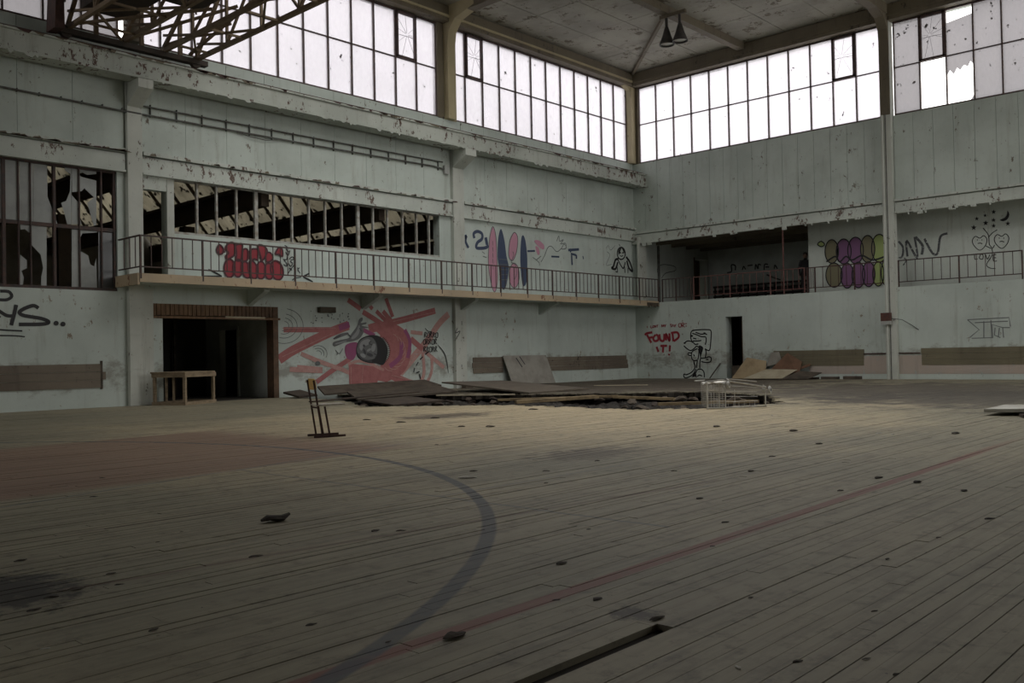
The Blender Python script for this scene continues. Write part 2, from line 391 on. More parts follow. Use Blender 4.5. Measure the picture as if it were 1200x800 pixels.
for z in (.9, 1.75, 2.25, 2.62): box('column_band', 'column_paint', wl, -21.63, -21.24, -.16, -.145, z, z+.025)
# crane runway beam: top plate, web face, bottom flange
box('runway_flange', 'flaking_beam', rwy, -42, -.01, -.78, -.26, 7.94, 8.0)
box('runway_plate', 'flaking_beam', rwy, -42, -.01, -.76, -.03, 8.42, 8.47)
box('crane_rail', 'rust', rwy, -42, -.05, -.56, -.48, 8.47, 8.56)
for i in range(48):                                       # flakes of paint hanging under the flange
    x = random.uniform(-24.6, -.3); l = random.uniform(.05, .3); d = random.uniform(.02, .08)
    MB().slab([(x, -.775, 7.945), (x+l, -.775, 7.945), (x+l*.7, -.785, 7.945-d), (x+l*.3, -.782, 7.945-d*.8)], (0, .006, 0)).build('paint_flake', 'flaking_beam', rwy)
for i in range(90):                                       # crumbled edge of the ledge
    x = random.choice((random.uniform(-21.2, -10.7), random.uniform(-10, -.3), random.uniform(-24.6, -21.7))); l = random.uniform(.06, .35); h = random.uniform(.02, .07)
    MB().slab([(x, -.172, 6.225), (x+l, -.172, 6.225), (x+l*.8, -.172, 6.225+h), (x+l*.25, -.172, 6.225+h*.7)], (0, -.004, 0)).build('crumbled_edge', 'ceiling_rib' if i % 3 else 'rust', wl)
for i in range(70):
    x = random.uniform(-24.6, -.3); l = random.uniform(.08, .5); h = random.uniform(.02, .08)
    MB().slab([(x, -.762, 8.47), (x+l, -.762, 8.47), (x+l*.8, -.762, 8.47-h), (x+l*.3, -.762, 8.47-h*.6)], (0, -.004, 0)).build('crumbled_edge', 'ceiling_rib' if i % 3 else 'rust', rwy)
# clerestory posts with haunches, eaves beam
def haunch(par, x, y, dx, dy, mat, wd):
    """post bending over into a roof rib along (dx,dy)"""
    s = Vector((-dy, dx, 0)); pr = [(0, 9.0), (0, 12.75), (1.5, 12.75), (1.5, 12.48), (.62, 12.25), (.34, 11.9), (.26, 11.4), (.26, 9.0)]
    MB().slab([Vector((x, y, 0)) + Vector((dx*a, dy*a, z)) - s*wd/2 for a, z in pr], s*wd).build('haunched_post', mat, par)
box('window_post', 'ceiling_rib', wl, -11.1, -10.82, -.03, .2, 9.0, 12.3); box('window_post', 'cream_post', wl, -10.48, -10.26, -.03, .2, 9.0, 12.3)
box('corner_post', 'cream_post', wl, -.30, -.03, -.22, .2, 9.0, 12.3)
MB().slab([(-.03, -.2, 12.3), (-.03, -.2, 11.75), (-.3, -.2, 11.75), (-.36, -.2, 12.05), (-.75, -.2, 12.22), (-.75, -.2, 12.3)], (0, .2, 0)).build('corner_haunch', 'cream_post', wl)
box('eaves_beam', 'ceiling_rib', wl, -42.6, 0, -.32, .05, 12.2, 12.72)
box('eaves_moulding', 'cream_post', wl, -42.6, 0, -.37, -.32, 12.32, 12.4)
# conduits
mb = MB()
MB().tube([(-21.2, -.09, 7.46), (-16, -.09, 7.49), (-11.0, -.09, 7.52)], .022).build('conduit', 'conduit', wl)
MB().tube([(-21.2, -.09, 7.25), (-16, -.09, 7.28), (-11.4, -.09, 7.33), (-10.9, -.09, 7.28)], .026).build('conduit', 'conduit', wl)
MB().tube([(-31, -.09, 7.3), (-24.4, -.09, 7.28), (-22.6, -.09, 7.26), (-21.7, -.09, 7.24), (-21.6, -.14, 7.24), (-21.28, -.14, 7.24), (-21.2, -.09, 7.25)], .026).build('conduit', 'conduit', wl)
MB().tube([(-18.6, -.1, 7.26), (-18.2, -.11, 7.18), (-17.7, -.11, 7.16), (-17.2, -.1, 7.27)], .012).build('loose_cable', 'conduit', wl)
for i in range(15): x = -21.0+i*.70; box('pipe_bracket', 'conduit', wl, x, x+.014, -.10, -.03, 7.22, 7.53)
for i in range(7): x = -24.6+i*.48; box('pipe_bracket', 'conduit', wl, x, x+.014, -.12, -.03, 7.24, 7.32)
box('junction_box', 'grey_box', wl, -10.95, -10.75, -.14, -.03, 7.14, 7.42)
# strip of old render, and a skirting of dirt bricks
for x0, x1, z0, z1 in ((-24.9, -22.24, .47, 1.05), (-9.72, -8.1, .46, 1.02), (-6.0, -.66, .45, .98)):
    z = z0
    for k in range(3):
        zz = z+(z1-z0)/3; box('backing_board', 'old_render', wl, x0+random.uniform(-.06, .06), x1+random.uniform(-.08, .08), -.022, 0, z+.004, zz-.004); z = zz
box('stain_bar', 'board_dark', wl, -22.29, -22.24, -.028, 0, .44, 1.12)

# ---- right wall (plane x = 0)
mb = MB()
for a in ((-4.23, .0, 0, 3.13), (-32, -4.95, 0, 3.13), (-4.95, -4.23, 2.4, 3.13), (-32, 0, 5.7, 8.98), (-32, 0, 12.18, 13.2), (-32, -31, 3.13, 5.7)):
    mb.box(0, .45, a[0], a[1], a[2] or -.5, a[3])
wr = mb.build('wall_right', 'wall_paint_low', None, **S)
for y0, y1 in ((-10.42, -.02), (-21, -10.82)):
    n = round((y1-y0)/.62); wd = (y1-y0)/n
    for i in range(n): box('wall_panel', 'wall_paint', wr, -.03, 0, y0+i*wd+.005, y0+(i+1)*wd-.005, 6.12, 8.97)
    box('ledge', 'girder_paint', wr, -.17, 0, y0, y1, 6.03, 6.11); box('girder', 'girder_paint', wr, -.09, 0, y0, y1, 5.70, 6.0)
    box('girder_lip', 'girder_paint', wr, -.15, 0, y0, y1, 5.62, 5.70)
mb = MB().box(-.22, .1, -10.80, -10.45, 0, 12.3); mb.build('column_shaft', 'column_paint', wr)
box('column_groove', 'conduit', wr, -.235, -.215, -10.63, -10.60, 0, 9)
MB().tube([(-.27, -10.53, 0), (-.27, -10.53, 9.0)], .035, 8).build('downpipe', 'column_paint', wr)
box('eaves_beam', 'ceiling_rib', wr, -.32, .05, -32, 0, 12.18, 12.72)
box('eaves_moulding', 'ceiling_rib', wr, -.37, -.32, -32, 0, 12.30, 12.38)
box('corner_post', 'ceiling_rib', wr, -.03, .15, -.36, -.02, 8.98, 12.3)
for y0, y1 in ((-9.62, -6.25), (-20, -11.5)):
    z = .47
    for k in range(3): box('backing_board', 'green_render', wr, -.02, 0, y0+random.uniform(-.05, .05), y1+random.uniform(-.05, .05), z+.003, z+.187); z += .19
box('dado_band', 'pink_dado', wr, -.008, 0, -20, -7.6, .18, .80)
box('dado_edge', 'rust', wr, -.03, 0, -11.5, -9.6, .86, .90)
for i in range(26):
    yy = random.uniform(-15, -.5); box('broken_lip', 'girder_paint', wr, -.16, -.1, yy, yy+random.uniform(.03, .2), 5.62-random.uniform(.02, .12), 5.625)
# doorway lining and dark lobby behind it
box('door_jamb', 'brown_frame', wr, .25, .45, -4.95, -4.78, 0, 2.4)
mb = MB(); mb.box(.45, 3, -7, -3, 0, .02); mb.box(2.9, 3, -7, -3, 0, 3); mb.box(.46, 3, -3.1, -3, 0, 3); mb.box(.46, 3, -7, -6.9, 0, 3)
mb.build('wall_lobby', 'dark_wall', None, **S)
box('door_sill_block', 'board_dark', wr, .1, .4, -4.9, -4.4, 0, .5)

# ---- the gallery behind the right wall
gb = MB(); gb.box(.45, 6.4, -22, .3, 2.95, 3.1); g_floor = gb.build('floor_gallery', 'board_dark', None, **S)
gb = MB(); gb.box(.45, 6.4, -22, .3, 5.98, 6.1); g_ceil = gb.build('ceiling_gallery', 'ceiling_board', None, **S)
for k in range(5): box('ceiling_rib', 'ceiling_rib', g_ceil, .46+k*1.2, .62+k*1.2, -7, 0, 5.72, 5.98)
gb = MB(); gb.box(1.2, 1.4, -22, -7.12, 3.1, 5.98); g_back = gb.build('wall_gallery', 'gallery_paint', None, **S)
gb = MB(); gb.box(6.0, 6.3, -7.2, .3, 3.1, 5.98); gb.box(1.4, 6, -7.22, -7.12, 3.1, 5.98); g_room = gb.build('wall_gallery_room', 'room_grey', None, **S)
gb = MB(); gb.box(.45, 4.72, 0, .3, 3.1, 5.98); gb.box(4.72, 5.9, 0, .3, 5.35, 5.98); gb.box(5.9, 6.0, 0, .3, 3.1, 5.98); gb.box(4.6, 6.1, .9, 1, 3.0, 6.1); gb.box(4.6, 4.72, .3, .9, 3.0, 6.1); gb.box(5.98, 6.1, .3, .9, 3.0, 6.1); gb.box(4.6, 6.1, .3, 1, 6.0, 6.1)
g_side = gb.build('wall_gallery_end', 'gallery_paint', None, **S)
box('door_frame', 'brown_frame', g_side, 4.68, 4.78, -.03, .3, 3.1, 5.4); box('door_leaf', 'brown_frame', g_side, 4.8, 5.5, .18, .24, 3.1, 5.3)
box('gallery_pipe', 'conduit', g_side, 1.7, 1.78, -.1, -.02, 3.1, 5.7)
MB().box(-.22, .3, -.4, -.3, 3.1, 5.9).build('corner_pipe', 'column_paint', wr)

# ---- unseen sides of the hall
MB().box(-42.9, -42.6, -32, .3, -.5, 5.5).box(-42.9, -42.6, -32, .3, 12.2, 13.2).box(-42.9, -42.6, -32, -9, 5.5, 12.2).box(-42.9, -42.6, -2, .3, 5.5, 12.2).build('wall_back', 'dark_wall', None, **S)
MB().box(-42.9, -13, -32.3, -32, -.5, 13.2).box(-13, .3, -32.3, -32, -.5, 3.2).box(-13, .3, -32.3, -32, 12.2, 13.2).box(-1, .3, -32.3, -32, 3.2, 12.2).build('wall_south', 'dark_wall', None, **S)

wb = MB().box(-42.8, -42.7, -9, -2, 5.5, 5.6).box(-42.8, -42.7, -9, -2, 12.1, 12.2).build('window_13', 'mullion_steel', None, **S)  # opening added out of view, lets in light from the left
for k in range(6): box('mullion', 'mullion_steel', wb, -42.8, -42.7, -9+k*1.4-.03, -9+k*1.4+.03, 5.5, 12.2)
ws = MB().box(-13, -1, -32.2, -32.1, 3.2, 3.3).box(-13, -1, -32.2, -32.1, 12.1, 12.2).build('window_12', 'mullion_steel', None, **S)  # opening added out of view as front light for the left wall
for k in range(9): box('mullion', 'mullion_steel', ws, -13+k*1.5-.03, -13+k*1.5+.03, -32.2, -32.1, 3.2, 12.2)
for z in (5.4, 7.6, 9.8): box('transom', 'mullion_steel', ws, -13, -1, -32.2, -32.1, z, z+.06)
# ---- ceiling
RX0, RX1 = -20.4, -9.4                                       # two rooflights added out of view to brighten the court
RYS = ((-19.0, -11.0), (-10.3, -4.8))
cm = MB().box(-42.9, RX0, -32.3, .3, 12.82, 13.2).box(RX1, .45, -32.3, .3, 12.82, 13.2)
for a, b in ((-32.3, -19.0), (-11.0, -10.3), (-4.8, .3)): cm.box(RX0, RX1, a, b, 12.82, 13.2)
ceil = cm.build('ceiling', 'ceiling_rib', None, **S)
for i in range(8):
    for j in range(12):
        x1 = -i*2.6625; y1 = -j*1.775
        if x1+y1 < -15: continue
        box('ceiling_panel', 'ceiling_board', ceil, x1-2.6625+.012, x1-.012, y1-1.775+.012, y1-.012, 12.75+random.uniform(-.006, .006), 12.82)
for x in (-10.65, -31.95): box('rib', 'ceiling_rib', ceil, x-.16, x+.16, -32, 0, 12.40, 12.8)
for y in (-5.33,): box('rib', 'ceiling_rib', ceil, -10.65, 0, y-.13, y+.13, 12.48, 12.8)
for y in (-10.65, -21.3): box('rib', 'ceiling_rib', ceil, -42.6, 0, y-.16, y+.16, 12.40, 12.8)
MB().bar((-.1, -.1, 12.70), (-5.3, -5.3, 12.70), .11, .14).build('diagonal_rib', 'ceiling_rib', ceil)

haunch(ceil, -10.65, .02, 0, -1, 'cream_post', .34); haunch(ceil, -21.45, .02, 0, -1, 'ceiling_rib', .34); haunch(ceil, -32.1, .02, 0, -1, 'ceiling_rib', .34)
haunch(ceil, .02, -10.63, -1, 0, 'ceiling_rib', .32)
# ================================================================== CLERESTORY WINDOWS
def clerestory(num, axis, edges, z0, zt, z1, vents=(), missing=(), special=None, dirty=()):
    """edges: mullion lines along the wall; upper/lower row of panes"""
    def P(a, b, d0, d1, za, zb): return (a, b, d0, d1, za, zb) if axis == 'x' else (d0, d1, a, b, za, zb)
    lo, hi = min(edges), max(edges)
    mb = MB()
    for za, zb in ((z0-.02, z0+.04), (z1-.05, z1+.03)): mb.box(*P(lo, hi, .04, .14, za, zb))
    win = mb.build('window_%d' % num, 'mullion_steel', None, **S)
    for e in edges: box('mullion', 'mullion_steel', win, *P(e-.021, e+.021, .03, .13, z0, z1))
    box('transom', 'mullion_steel', win, *P(lo, hi, .05, .11, zt-.018, zt+.018))
    es = sorted(edges)
    for i, (a, b) in enumerate(zip(es, es[1:])):
        for rw, (za, zb) in enumerate(((z0+.04, zt-.018), (zt+.018, z1-.05))):
            if (i, rw) in missing: continue
            gm = 'dim_dirty_glass' if (i in dirty) else 'frosted_glass'
            if special and (i, rw) in special:
                for poly in special[(i, rw)]:
                    pts = [(a+.027+(b-a-.054)*u, za+(zb-za)*v) for u, v in poly]
                    if axis == 'x': MB().slab([(p, .075, q) for p, q in pts], (0, .006, 0)).build('pane', gm, win)
                    else: MB().slab([(.075, p, q) for p, q in pts], (.006, 0, 0)).build('pane', gm, win)
                continue
            pn = box('pane', gm, win, *P(a+.027, b-.027, .075, .081, za, zb))
            if (i, rw) in vents:
                fr = MB()
                for q in ((a+.02, b-.02, za-.03, za+.05), (a+.02, b-.02, zb-.06, zb+.01), (a+.02, a+.085, za, zb), (b-.085, b-.02, za, zb)):
                    fr.box(*P(q[0], q[1], -.02, .09, q[2], q[3]))
                fr.build('vent_sash', 'mullion_steel', win)
                cx, cz = a+(b-a)*.6, za+(zb-za)*.55
                for k in range(9):
                    an = k*.70+random.random()*.4; ca, sa = math.cos(an), math.sin(an)
                    t = min(((b-.09-cx) if ca > 0 else (a+.09-cx))/ca if abs(ca) > .01 else 9, ((zb-.07-cz) if sa > 0 else (za+.06-cz))/sa if abs(sa) > .01 else 9)
                    p, q = (cx+ca*.05, cz+sa*.05), (cx+ca*t, cz+sa*t)
                    if axis == 'x': MB().bar((p[0], .072, p[1]), (q[0], .072, q[1]), .006, .008).build('crack', 'window_lead', pn)
                    else: MB().bar((.072, p[0], p[1]), (.072, q[0], q[1]), .008, .006).build('crack', 'window_lead', pn)
                zz = (za+zb)/2
                (MB().bar((a+.06, .07, zz), (b-.06, .07, zz+.02), .008, .012) if axis == 'x' else MB().bar((.07, a+.06, zz), (.07, b-.06, zz+.02), .012, .008)).build('crack', 'window_lead', pn)
    return win
lx1 = [-10.24, -9.75] + [-9.75+.858*k for k in range(1, 12)]
lx2 = [-11.1-.868*k for k in range(12)] + [-21.2]
lx3 = [-21.75-.87*k for k in range(12)]
clerestory(1, 'x', lx1, 9.05, 10.66, 12.2, vents={(1, 1)})
clerestory(2, 'x', lx2, 9.05, 10.66, 12.2, vents={(10, 1)})
clerestory(3, 'x', lx3, 9.05, 10.66, 12.2, dirty=range(12))
ry1 = [-.36-.835*k for k in range(13)]; ry1[-1] = -10.38
ry2 = [-10.86-.838*k for k in range(12)]
clerestory(4, 'y', ry1, 9.0, 10.62, 12.18, vents={(1, 1)})
ns = len(ry2)-1
i2, i1 = ns-1-1, ns-1-2
clerestory(5, 'y', ry2, 9.0, 10.62, 12.18, vents={(i2, 1)}, missing={(i2, 0)}, dirty=range(12),
           special={(i1, 0): [[(0, 1), (1, 1), (1, .62), (.9, .70), (.75, .60), (.62, .72), (.5, .66), (.35, .75), (.2, .70), (.1, .8), (0, .74)], [(0, 0), (.14, 0), (.06, .05), (0, .1)]],
                    (i1, 1): [[(0, 0), (1, 0), (1, .72), (0, .80)]]})
clerestory(6, 'x', [-32.4-.9*k for k in range(12)], 9.05, 10.66, 12.2, dirty=range(12))
for wn, (RY0, RY1) in zip((10, 11), RYS):  # frames of the added, unseen rooflights
    rw = MB().box(RX0, RX1, RY0, RY0+.1, 13.2, 13.3).box(RX0, RX1, RY1-.1, RY1, 13.2, 13.3).build('window_%d' % wn, 'mullion_steel', None, **S)
    for k in range(1, 11): box('glazing_bar', 'mullion_steel', rw, RX0+k-.03, RX0+k+.03, RY0, RY1, 13.2, 13.3)
clerestory(7, 'y', [-21.6-.9*k for k in range(12)], 9.0, 10.62, 12.18, dirty=range(12))

# ================================================================== SHED BEYOND THE LEFT WALL
mb = MB().box(-33, -4, 15.8, 16, 0, 9).box(-33, -32.8, .3, 16, 0, 9).box(-4.2, -4, .3, 16, 0, 9)
shw = mb.build('wall_shed', 'shed_wall', None, **S)
box('floor_shed', 'shed_dark', None, -33, -4, 3.3, 16, 2.9, 3.05, **S)
mb = MB()
for k in range(7):
    x0 = -30.1+4.2*k
    mb.slab([(x0-2.0, .3, 8.5), (x0-4.2, .3, 6.0), (x0-4.2, .3, 6.1), (x0-2.0, .3, 8.62)], (0, 15.6, 0))
shr = mb.build('ceiling_shed', 'shed_dark', None, **S)
for k in range(7):
    x0 = -30.1+4.2*k
    box('valley_beam', 'shed_dark', shr, x0-.12, x0+.12, .3, 15.8, 5.40, 6.0)
    box('valley_gutter', 'shed_dark', shr, x0-.2, x0+.16, .3, 15.8, 5.95, 6.05)
    for j in range(13):
        y0 = .4+j*1.18
        MB().slab([(x0, y0+.03, 6.02), (x0, y0+1.15, 6.02), (x0-2.0, y0+1.15, 8.5), (x0-2.0, y0+.03, 8.5)], (.01, 0, .008)).build('pane', 'shed_glass', shr)
        MB().bar((x0-.02, y0, 6.0), (x0-2.03, y0, 8.5), .07, .09).build('glazing_bar', 'shed_dark', shr)
    MB().bar((x0-.75, .3, 6.9), (x0-.75, 15.8, 6.9), .06, .08).build('glazing_rail', 'shed_dark', shr)
for x in (-19.6, -15.2, -11.6): box('shed_column', 'shed_dark', shw, x-.2, x+.2, 9, 9.4, 3, 6)
box('shed_partition', 'shed_wall', shw, -13.6, -9.5, 6.0, 6.1, 3.05, 5.1)
# mullions of the unglazed band over the balcony parapet
mb = MB().box(-20.37, -11.12, .02, .16, 4.35, 4.41).box(-20.37, -11.12, .05, .15, 5.72, 5.79)
w8 = mb.build('window_8', 'white_bar', None, **S)
for x in (-19.69, -19.13, -18.54, -17.94, -17.37, -16.78, -16.2, -15.63, -15.03, -14.42, -13.84, -13.27, -12.65, -12.06, -11.52):
    th = .05 if x in (-17.94, -14.42) else .025
    box('mullion', 'white_bar', w8, x-th, x+th, .05, .13, 4.40, 5.74)
box('door_post', 'column_paint', wl, -20.56, -20.37, -.02, .3, 3.16, 5.78)
box('header_panel', 'girder_paint', wl, -21.25, -20.58, -.03, 0, 5.40, 5.78)
# big broken window beside the column
mb = MB().box(-31.5, -21.83, .05, .2, 2.81, 2.88).box(-31.5, -21.83, .05, .2, 5.70, 5.78)
w9 = mb.build('window_9', 'dark_rail', None, **S)
box('transom', 'dark_rail', w9, -31.5, -21.83, .08, .17, 4.26, 4.35)
for x, th in ((-24.36, .035), (-24.05, .01), (-23.79, .01), (-23.27, .028), (-22.70, .012), (-22.18, .016), (-21.87, .025)): box('mullion', 'dark_rail', w9, x-th, x+th, .06, .16, 2.85, 5.72)
def px_poly(pts, x0, y0, s, Y): return [onY(x0+a/s, y0+b/s, Y) for a, b in pts]
shards = [[(-30, 45), (100, 55), (100, 400), (45, 395), (-30, 390)], [(102, 60), (172, 70), (172, 405), (102, 400)], [(174, 70), (245, 82), (248, 270), (275, 340), (300, 410), (174, 404)],
          [(330, 92), (372, 100), (372, 412), (350, 412), (335, 350), (318, 300), (345, 290), (365, 240), (368, 150), (340, 132)],
          [(374, 100), (502, 118), (502, 150), (455, 155), (430, 143), (405, 150), (425, 165), (502, 185), (502, 415), (490, 420), (480, 390), (455, 300), (490, 272), (440, 225), (425, 240), (376, 245)],
          [(374, 260), (400, 290), (425, 305), (405, 330), (425, 412), (374, 412)],
          [(105, 412), (243, 425), (243, 735), (215, 735), (215, 685), (225, 640), (212, 570), (165, 520), (158, 460), (130, 437), (107, 440)],
          [(105, 570), (140, 600), (140, 640), (112, 655), (125, 690), (118, 730), (104, 728)],
          [(374, 438), (505, 450), (505, 455), (430, 460), (408, 500), (415, 550), (460, 575), (470, 620), (490, 632), (502, 590), (505, 745), (374, 742)]]
for p in shards: MB().slab(px_poly(p, 0, 170, 4.447, .11), (0, .006, 0)).build('pane', 'frost_pane', w9)
MB().slab(px_poly([(512, 452), (612, 460), (612, 748), (512, 745)], 0, 170, 4.447, .11), (0, .006, 0)).build('pane', 'grey_pane', w9)

# ---- room behind the ground-floor doorway
mb = MB().box(-17.40, -17.25, .3, 2.05, 0, 2.7).box(-17.40, -17.25, 2.05, 3.0, 1.98, 2.7).box(-17.40, -17.25, 3.0, 4.0, 0, 2.7)
rm = mb.build('wall_room', 'room_grey', None, **S)
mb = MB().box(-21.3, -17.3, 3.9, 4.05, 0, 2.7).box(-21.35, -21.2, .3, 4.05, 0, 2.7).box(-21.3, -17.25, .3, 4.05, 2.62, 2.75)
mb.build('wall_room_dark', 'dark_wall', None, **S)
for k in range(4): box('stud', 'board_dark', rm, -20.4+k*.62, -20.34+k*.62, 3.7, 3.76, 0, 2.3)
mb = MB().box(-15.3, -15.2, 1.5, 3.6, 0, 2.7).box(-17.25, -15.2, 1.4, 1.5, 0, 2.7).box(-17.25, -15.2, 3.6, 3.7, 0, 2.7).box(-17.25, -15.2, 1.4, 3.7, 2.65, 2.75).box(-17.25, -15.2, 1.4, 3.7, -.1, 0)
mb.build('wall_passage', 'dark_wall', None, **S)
for a in ((1.97, 2.05, 0, 2.06), (3.0, 3.08, 0, 2.06), (1.97, 3.08, 1.98, 2.06)): box('door_casing', 'room_grey', rm, -17.44, -17.40, a[0], a[1], a[2], a[3])
# door surround: slatted header and brown posts
for i in range(30):
    x = -21.0+i*.12; box('header_slat', 'slat_wood' if i < 19 else 'brown_frame', wl, x+.008, x+.112, -.03, .05, 2.24+random.uniform(0, .02), 2.54)
box('header_rail', 'slat_wood', wl, -20.98, -17.3, -.06, .02, 2.17, 2.23)
box('door_post', 'brown_frame', wl, -17.52, -17.36, -.04, .3, 0, 2.54); box('door_post', 'wall_paint_low', wl, -21.0, -20.72, -.02, .3, 0, 2.2)
box('loose_lath', 'board_pale', wl, -19.0, -17.8, -.075, -.06, 2.20, 2.25)
box('light_box', 'board_dark', wl, -16.0, -15.45, -.14, 0, 2.42, 2.58)

# ================================================================== BALCONY AND RAILINGS
bal = MB().box(-21.85, -.02, -1.16, 0, 2.99, 3.14).build('balcony_slab', 'wall_paint_low', None, **S)
box('fascia', 'fascia_paint', bal, -21.87, -.02, -1.21, -1.16, 2.96, 3.17)
box('fascia', 'fascia_paint', bal, -21.9, -21.85, -1.21, 0, 2.90, 3.17)
for x in (-18.3, -14.4, -10.35, -6.2): MB().slab([(x, 0, 2.99), (x, -.85, 2.99), (x, -.85, 2.9), (x, 0, 2.55)], (.16, 0, 0)).build('bracket', 'wall_paint_low', bal)
for i in range(9): box('fascia_break', 'board_dark', bal, -.9+i*.09, -.84+i*.09, -1.24, -1.2, 2.9+random.uniform(0, .08), 3.1)
def railing(label, axis, off, posts, zb, zt, mat, sub=5, end=None):
    root = thing('railing', label, 'railing', (posts[0], off, zb) if axis == 'x' else (off, posts[0], zb))
    o = root.location
    def Q(a, b, d, z0, z1): return ((a, b, off-d, off+d, z0, z1) if axis == 'x' else (off-d, off+d, a, b, z0, z1))
    def mk(name, *a): MB().box(*Q(*a)).build(name, mat, root, **{}) if False else None
    def put(name, a, b, d, z0, z1):
        q = Q(a, b, d, z0, z1); MB().box(q[0]-o.x, q[1]-o.x, q[2]-o.y, q[3]-o.y, q[4]-o.z, q[5]-o.z).build(name, mat, root)
    lo, hi = min(posts), max(posts)
    put('top_rail', lo-.02, hi+.02, .022, zt-.035, zt); put('bottom_rail', lo, hi, .014, zb+.17, zb+.20)
    for p in posts: put('post', p-.021, p+.021, .021, zb-.1, zt-.035)
    for a, b in zip(posts, posts[1:]):
        for k in range(1, sub+1):
            c = a+(b-a)*k/(sub+1); put('baluster', c-.009, c+.009, .009, zb+.2, zt-.035)
    return root, put
xs = [-21.82, -20.24] + [-18.9+1.347*k for k in range(15)]
rl, put = railing('dark rusty steel railing along the projecting balcony with the red graffiti behind it', 'x', -1.19, xs, 3.14, 4.08, 'dark_rail')
for k in range(3): MB().box(-.01, .01, .25+k*.3, .27+k*.3, .2, .9).build('baluster', 'dark_rail', rl)
MB().box(-.02, .02, 0, 1.15, .905, .94).build('top_rail', 'dark_rail', rl); MB().box(-.015, .015, 0, 1.15, .17, .2).build('bottom_rail', 'dark_rail', rl)
railing('short dark railing section of the gallery opening next to the balcony end', 'y', .10, [-2.66, -1.95, -1.3], 3.12, 4.08, 'dark_rail', 3)
rr_, put = railing('pinkish rusty railing in front of the dark gallery room', 'y', .10, [-7.45, -6.1, -4.4, -2.78], 3.12, 4.07, 'rust_light', 5)
put('tall_pole', -6.66, -6.62, .02, 2.55+.57, 5.68)
railing('rusty railing section in front of the purple and green bubble letters', 'y', .10, [-10.42, -9.3, -7.85, -7.56], 3.12, 4.06, 'rust', 4)
railing('dark railing section in front of the hearts drawing beyond the post', 'y', .10, [-14.6, -12.75, -10.82], 3.12, 4.05, 'dark_rail', 6)

# ================================================================== GRAFFITI
def crop(x0, y0, s): return lambda pts: [(x0+a/s, y0+b/s) for a, b in pts]
CA, CB, CC, CD = crop(320, 360, 5.714), crop(540, 230, 5.714), crop(750, 360, 8.892), crop(230, 270, 8.571)
CE, CF, CG, CH = crop(950, 240, 4.8), crop(0, 320, 5), crop(900, 330, 4), crop(300, 330, 4)
def smooth(p, closed=False, n=5):
    if len(p) < 3: return p
    q = []; m = len(p); g = (lambda i: p[i % m]) if closed else (lambda i: p[max(0, min(m-1, i))])
    for i in range(m if closed else m-1):
        a, b, c, d = g(i-1), g(i), g(i+1), g(i+2)
        for k in range(n):
            t = k/n; q.append(tuple(.5*((2*b[j]) + (-a[j]+c[j])*t + (2*a[j]-5*b[j]+4*c[j]-d[j])*t*t + (-a[j]+3*b[j]-3*c[j]+d[j])*t**3) for j in (0, 1)))
    if not closed: q.append(p[-1])
    return q
class Paint:
    """flat paint on a wall plane: axis 'Y' (left wall) or 'X' (right wall), d = plane coordinate"""
    def __init__(s, axis, d): s.axis, s.d, s.mb, s.n = axis, d, MB(), 0
    def uv(s, p): q = onY(p[0], p[1], s.d) if s.axis == 'Y' else onX(p[0], p[1], s.d); return ((q.x if s.axis == 'Y' else q.y), q.z)
    def P(s, u, v, l): o = s.d-.004-.0025*l-.0004*s.n; return (u, o, v) if s.axis == 'Y' else (o, u, v)
    def line(s, pts, w, l=0, closed=False, taper=False, curve=True):
        s.n += 1
        sc = abs(s.uv((pts[0][0], pts[0][1]+1))[1] - s.uv(pts[0])[1])
        if curve: pts = smooth(pts, closed)
        uv = [s.uv(p) for p in pts]; n = len(uv); L, Rr = [], []
        for i in range(n):
            a, b = (uv[i-1], uv[(i+1) % n]) if closed else (uv[max(i-1, 0)], uv[min(i+1, n-1)])
            dx, dy = b[0]-a[0], b[1]-a[1]; k = math.hypot(dx, dy) or 1; h = w*sc/2
            if taper: h *= .35+.65*math.sin(math.pi*min(1, (i+.6)/n))
            L.append((uv[i][0]-dy/k*h, uv[i][1]+dx/k*h)); Rr.append((uv[i][0]+dy/k*h, uv[i][1]-dx/k*h))
        V = [s.P(u, v, l) for u, v in L] + [s.P(u, v, l) for u, v in Rr]
        s.mb.add(V, [(i, (i+1) % n, n+(i+1) % n, n+i) for i in range(n if closed else n-1)]); return s
    def fill(s, pts, l=0, curve=True):
        s.n += 1; pts = smooth(pts, True) if curve else pts
        s.mb.add([s.P(*s.uv(p), l) for p in pts], [tuple(range(len(pts)))]); return s
    def done(s, name, mat, parent, label=None):
        return s.mb.build(name, mat, parent, **({'label': label} if label else {}))
def ell(cx, cy, rx, ry, rot=0, n=14):
    return [(cx+rx*math.cos(2*math.pi*k/n)*math.cos(rot)-ry*math.sin(2*math.pi*k/n)*math.sin(rot), cy+rx*math.cos(2*math.pi*k/n)*math.sin(rot)+ry*math.sin(2*math.pi*k/n)*math.cos(rot)) for k in range(n)]

